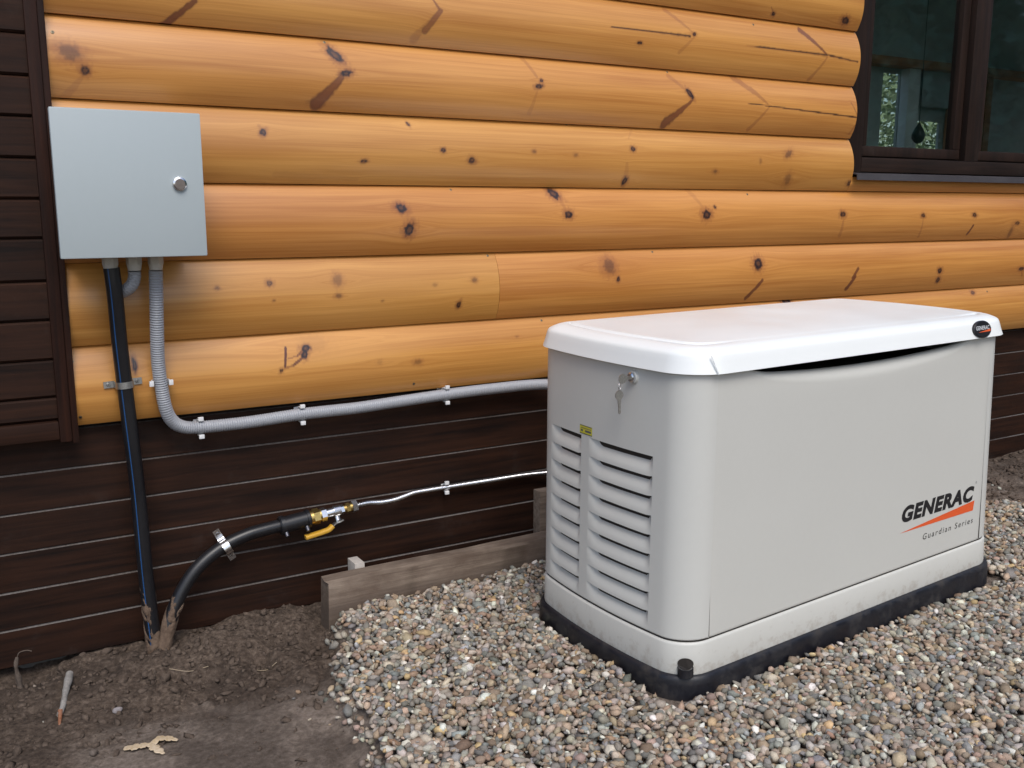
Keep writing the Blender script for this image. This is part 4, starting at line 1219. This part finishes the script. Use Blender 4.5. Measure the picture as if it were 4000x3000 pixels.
def mat_stone():
    m = M('pebble', (.3, .27, .24), .75, spec=.3); t = NT(m)
    c = t.attr('stone_color', 'Color')
    n = t.noise(t.mapping(t.coord(), (1, 1, 1)), 260, 6, .7); n2 = t.noise(t.mapping(t.coord(), (1, 1, 1)), 70, 4, .6)
    f = t.math('ADD', t.math('MULTIPLY', n, .6), t.math('MULTIPLY', n2, .6))
    c2 = t.mix(t.ramp(f, [(.42, (0, 0, 0)), (.80, (1, 1, 1))]), c, (.0, .0, .0))
    mm = t.mix(.45, c, c2)
    t.link(t.mix(t.ramp(n2, [(.55, (0, 0, 0)), (.75, (.35,) * 3)]), mm, (.16, .125, .10)), t.b.inputs['Base Color'])
    t.link(t.bump(n, .35, .0015), t.b.inputs['Normal'])
    return m
PEB = mat_stone()
PAL = np.array([1.32, 1.31, 1.20]) * np.array([(.30, .265, .235), (.235, .215, .20), (.33, .255, .195), (.27, .20, .155), (.19, .185, .185), (.36, .31, .265), (.23, .165, .125), (.41, .385, .35),
                (.31, .235, .205), (.175, .17, .165), (.24, .245, .25), (.40, .285, .17), (.52, .50, .47), (.60, .59, .57), (.28, .18, .13), (.29, .30, .315)])
PW = np.array([12, 12, 10, 9, 9, 8, 7, 6, 6, 6, 5, 2.6, 3, 1.3, .9, 2.5]); PW = PW / PW.sum()
def colors(N, r):
    c = PAL[r.choice(len(PAL), N, p=PW)]; return np.clip(c * r.uniform(.62, 1.38, (N, 1)) * r.uniform(.95, 1.05, (N, 3)), 0, 1)

gm = np.linalg.inv(np.array(GEN.matrix_world))
def in_gen(x, y, m=.0):
    lx_ = gm[0, 0] * x + gm[0, 1] * y + gm[0, 3]; ly_ = gm[1, 0] * x + gm[1, 1] * y + gm[1, 3]
    return (lx_ > -.028 - m) & (lx_ < 1.275 + m) & (ly_ > -.005 - m) & (ly_ < .63 + m)
def scatter(x0, x1, y0, y1, sp, r, minin=0.0, m=.004):
    X, Y = np.meshgrid(np.arange(x0, x1, sp), np.arange(y0, y1, sp), indexing='ij')
    X = X.ravel() + r.uniform(-.5, .5, X.size) * sp; Y = Y.ravel() + r.uniform(-.5, .5, Y.size) * sp
    g = in_gravel(X, Y); k = (g > minin) & ~in_gen(X, Y, m)
    k &= ~((Y > -.172) & (X < 2.02))
    # keep only the surroundings that a viewer near the photographer could see
    k &= (Y > -1.75 - .3 * X * 0) & ((X - .0) * .55 - (Y + 1.0) < 3.6)
    return X[k], Y[k], g[k]
r1 = np.random.default_rng(21)
parts = []
for li, (sp, dz, s0, s1) in enumerate(((.0165, -.005, .0080, .0142), (.0180, .001, .0080, .0160), (.0220, .006, .0050, .0155))):
    X, Y, g = scatter(.0, 3.0, -1.8, -.168, sp, r1, -.02)
    keep = r1.random(len(X)) < np.clip(.35 + g * 14, 0, 1)
    X, Y, g = X[keep], Y[keep], g[keep]
    hz = ground_z(X, Y)
    bumpy = (vnoise(X, Y, .11, 91) - .5) * .014 + (vnoise(X, Y, .035, 92) - .5) * .008
    Z = np.where(g > .02, bed(X, Y) + bumpy + dz, hz + .003 + dz * .3) + r1.normal(0, .0022, len(X))
    sz = r1.uniform(s0, s1, len(X)) * np.where(r1.random(len(X)) < .12, .65, 1)
    parts.append((X, Y, Z, sz))
X = np.concatenate([p[0] for p in parts]); Y = np.concatenate([p[1] for p in parts]); Z = np.concatenate([p[2] for p in parts]); S_ = np.concatenate([p[3] for p in parts])
big = r1.random(len(X)) < .012
S_ = np.where(big, S_ * 1.55, S_)
gravel = stones('gravel', np.c_[X, Y, Z], S_, 2 if False else 1, PEB, colors(len(X), r1), seed=3)
gravel.data.name = 'gravel'
tag(gravel, 'bed of mixed grey, tan and white rounded pebbles around the generator', 'gravel', kind='stuff')
print('pebbles', len(X))
# nearer gravel out towards the photographer, coarser spacing is enough beyond the frame
# loose pebbles strewn on the bare soil
r2 = np.random.default_rng(33)
N = 420
X = r2.uniform(-.9, 3.4, N); Y = r2.uniform(-1.3, .0, N)
k = (in_gravel(X, Y) < 0) & ~((Y > -.175) & (X > .26) & (X < 2.02)) & ~in_gen(X, Y, .02)
prob = np.where(X > 1.5, 1, np.clip(np.exp(-(gravel_edge_x(Y) - X) / .10) + .10, 0, 1)); k &= r2.random(N) < prob
X, Y = X[k], Y[k]; S_ = r2.uniform(.004, .011, len(X))
lp = stones('scattered_pebbles', np.c_[X, Y, ground_z(X, Y) + S_ * .15], S_, 1, PEB, colors(len(X), r2) * .8, seed=5)
tag(lp, 'loose small pebbles strewn over the bare soil', 'pebbles', kind='stuff')
# soil crumbs
CR = mat_mud('soil_crumb', (.030, .021, .016), (.150, .113, .088), 120)
r3 = np.random.default_rng(44)
N = 6000
X = r3.uniform(-.95, .32, N); Y = r3.uniform(-1.0, .015, N)
rough = .06 + .94 * sstep(-.62, -.25, Y + .2 * X + .12 * vnoise(X, Y, .15, 8))
k = (r3.random(N) < rough) & (in_gravel(X, Y) < .015) & ~((Y > -.17) & (X > .265))
X, Y = X[k], Y[k]; S_ = .0016 + .0125 * r3.random(len(X)) ** 5
X2 = r3.uniform(1.9, 4.4, 5000); Y2 = r3.uniform(-.9, .015, 5000); k = in_gravel(X2, Y2) < 0
X = np.r_[X, X2[k]]; Y = np.r_[Y, Y2[k]]; S_ = np.r_[S_, .003 + .012 * r3.random(k.sum()) ** 3]
so = stones('soil_crumbs', np.c_[X, Y, ground_z(X, Y) + S_ * .2], S_, 1, CR, colors(len(X), r3), rough=.30, flat=(.5, .85), seed=6)
tag(so, 'dark crumbly clods of loose soil in front of the siding', 'soil', kind='stuff')

# ------------------------------------------------------------------ odd things on the soil
def gz(x, y): return float(ground_z(np.array([x]), np.array([y]))[0])
def twisty(name, pts, rad, mat, parent, n=10, seed=0, step=.006):
    r = random.Random(seed)
    pts = [(p[0] + r.uniform(-.001, .001), p[1] + r.uniform(-.001, .001), p[2]) for p in pts]
    o, *_ = tube(name, pts, rad, mat, parent, step=step, n=n); return o
BARK = mat_mud('grey_bark', (.15, .14, .13), (.36, .335, .31), 120)
TORN = mat_plastic('torn_orange_wood', (.26, .12, .055), .7, .08, scale=200)
sx, sy = -.394, -.085
stk = empty('stick', (-.445, -.33, gz(-.445, -.33)), 'short grey stick with a torn orange end stuck in the soil at left', 'stick')
tube('bark_stem', [(.006, .045, .006), (.018, .075, .012), (.029, .125, .020), (.040, .170, .026), (.048, .205, .030)], lambda s, L: .0056 + .0042 * s / L + .0006 * math.sin(s * 61) + .0005 * math.sin(s * 143 + 1), BARK, stk, step=.004, n=14)
tube('torn_end', [(.001, -.010, -.012), (.003, .010, .000), (.007, .035, .005), (.010, .055, .012)], lambda s, L: .0020 + .0038 * s / L, TORN, stk, step=.004, n=8)
PALE = mat_plastic('fresh_split_wood', (.46, .36, .24), .7, .10, scale=160)
def chip(name, parent, pts, w, th=.0016, mat=None):
    P, s = catmull([np.array(p) for p in pts], .004)
    T = np.gradient(P, axis=0); T /= np.linalg.norm(T, axis=1)[:, None]
    side = np.cross(T, (0, 0, 1)); side /= np.linalg.norm(side, axis=1)[:, None]
    V = []; L = s[-1]
    for i in range(len(P)):
        ww = w * (math.sin(math.pi * min(1, .12 + s[i] / L * .85)) ** .6) * (1 + .22 * math.sin(s[i] * 330) + .15 * math.sin(s[i] * 710)) / 2
        up = np.array((0, 0, th))
        V += [P[i] - side[i] * ww, P[i] - side[i] * ww * .6 + up, P[i] + side[i] * ww * .6 + up * .8, P[i] + side[i] * ww, P[i] - up * .3]
    m = len(P)
    fs = [(i * 5 + j, (i + 1) * 5 + j, (i + 1) * 5 + (j + 1) % 5, i * 5 + (j + 1) % 5) for i in range(m - 1) for j in range(5)] + [(0, 1, 2, 3, 4), tuple((m - 1) * 5 + j for j in (4, 3, 2, 1, 0))]
    return mesh(name, V, fs, mat or PALE, parent)
ccx, ccy = -.276, -.535
ch = empty('wood_chip', (ccx, ccy, gz(ccx, ccy) + .005), 'pale freshly split wood chip with three splayed pieces lying on the soil', 'wood chip')
chip('splinter', ch, [(-.054, .018, .001), (-.030, .006, .004), (0, 0, .005)], .024)
chip('splinter', ch, [(-.004, .004, .004), (.006, -.024, .004), (.018, -.052, .002)], .021)
chip('splinter', ch, [(.002, -.002, .003), (.018, .008, .008), (.040, .004, .004), (.056, -.008, .001)], .022)
def one_stone(x, y, s, col, label, seed):
    o = stones('stone', np.array([[x, y, gz(x, y) + s * .35]]), np.array([s]), 3, PEB, np.array([col]), seed=seed, rough=.12)
    co = np.empty(len(o.data.vertices) * 3); o.data.vertices.foreach_get('co', co); co = co.reshape(-1, 3); c_ = co.mean(0); co -= c_
    o.data.vertices.foreach_set('co', co.astype(np.float32).ravel()); o.data.update(); o.location = tuple(map(float, c_))
    return tag(o, label, 'stone')
one_stone(-.318, -.340, .0135, (.30, .27, .27), 'single pinkish grey stone in the dark soil between the stick and the wood chip', 71)
one_stone(-.39, -.505, .013, (.15, .12, .10), 'flat brown stone half sunk in the soil left of the wood chip', 72)
TWIGB = mat_mud('brown_twig', (.055, .042, .034), (.17, .135, .11), 150)
tw = empty('dry_twig', (-.508, -.035, gz(-.508, -.035)), 'small dry curled twig standing against the siding at far left', 'twig')
tube('stem', [(.0, -.012, -.02), (.0, -.010, .02), (-.004, -.006, .060), (.000, -.004, .085)], lambda s, L: .009 - .005 * s / L + .001 * math.sin(s * 150), TWIGB, tw, step=.004, n=9)
tube('tendril', [(.000, -.004, .082), (.006, -.008, .098), (.022, -.012, .102), (.034, -.014, .098)], .0013, TWIGB, tw, step=.003, n=6)
STRAW = mat_plastic('straw', (.34, .27, .18), .8, .05)
for i, (x, y, a, L) in enumerate([(-.17, -.20, -.5, .10), (-.40, -.72, -.7, .12), (.02, -.30, .3, .07), (.62, -.95, .5, .05), (1.30, -1.25, -.3, .06)]):
    lab = ['fine pale root hair curled on the dark soil below the pipes', 'fine pale straw on the packed soil near the lower left corner', 'short pale straw on the soil between gas pipe and gravel', 'tiny dry straw on the gravel left of the generator', 'tiny dry straw on the gravel in front of the generator'][i]
    zz = [gz(x + L * t * math.cos(a), y + L * t * math.sin(a)) for t in (0, .5, 1)] if i < 3 else [float(bed(x, y)) + .022] * 3
    o, *_ = tube('straw', [(x, y, zz[0] + .004), (x + L * .5 * math.cos(a), y + L * .5 * math.sin(a) - .012, zz[1] + .007), (x + L * math.cos(a), y + L * math.sin(a), zz[2] + .004)], .0009, STRAW, step=.006, n=5)
    tag(o, lab, 'straw', 'bits of dry straw')

# ------------------------------------------------------------------ trees: beyond the room's rear windows, and the forest the panes mirror
def leaf_mat(name, a, b):
    m = M(name, a, .7, spec=.2); t = NT(m)
    n = t.noise(t.mapping(t.coord(), (1, 1, 1)), 2.2, 5, .7)
    t.link(t.ramp(n, [(.35, a), (.65, b)]), t.b.inputs['Base Color']); return m
def leaves(name, N, box, size, mat, r, shape=None):
    C_ = np.stack([r.uniform(box[0], box[1], N), r.uniform(box[2], box[3], N), r.uniform(box[4], box[5], N)], 1)
    if shape is not None: C_ = C_[shape(C_)]
    N = len(C_)
    d1 = r.normal(size=(N, 3)); d1 /= np.linalg.norm(d1, axis=1)[:, None]
    d2 = np.cross(d1, r.normal(size=(N, 3))); d2 /= np.linalg.norm(d2, axis=1)[:, None]
    s = (size * r.uniform(.6, 1.4, N))[:, None]
    V = np.stack([C_ - d1 * s, C_ + d2 * s * .45, C_ + d1 * s, C_ - d2 * s * .45], 1).reshape(-1, 3)
    me = bpy.data.meshes.new(name); me.vertices.add(len(V)); me.vertices.foreach_set('co', V.astype(np.float32).ravel())
    F = np.arange(N * 4, dtype=np.int32); me.loops.add(N * 4); me.loops.foreach_set('vertex_index', F)
    me.polygons.add(N); me.polygons.foreach_set('loop_start', np.arange(0, N * 4, 4, dtype=np.int32)); me.polygons.foreach_set('loop_total', np.full(N, 4, np.int32))
    me.update(calc_edges=True); me.materials.append(mat)
    o = bpy.data.objects.new(name, me); COL.objects.link(o); return o
r4 = np.random.default_rng(55)
LG = leaf_mat('light_foliage', (.20, .27, .13), (.50, .58, .38))
DG = leaf_mat('dark_foliage', (.045, .13, .095), (.10, .25, .17))
bush = leaves('bushes', 90000, (5.0, 14.0, 3.6, 5.2, -.02, 5.0), .04, LG, r4)
tag(bush, 'pale green foliage outside seen through the far openings behind the window', 'bushes', kind='stuff')
fx = lambda C_: (vnoise(C_[:, 0], C_[:, 1] * 2, 2.0, 61) * 6 + 3.0 > C_[:, 2])
fo = leaves('forest', 170000, (7.0, 19.0, -14.0, -4.5, 0.0, 8.0), .10, DG, r4, fx)
tag(fo, 'dark green forest edge mirrored in the window panes', 'forest', kind='stuff')
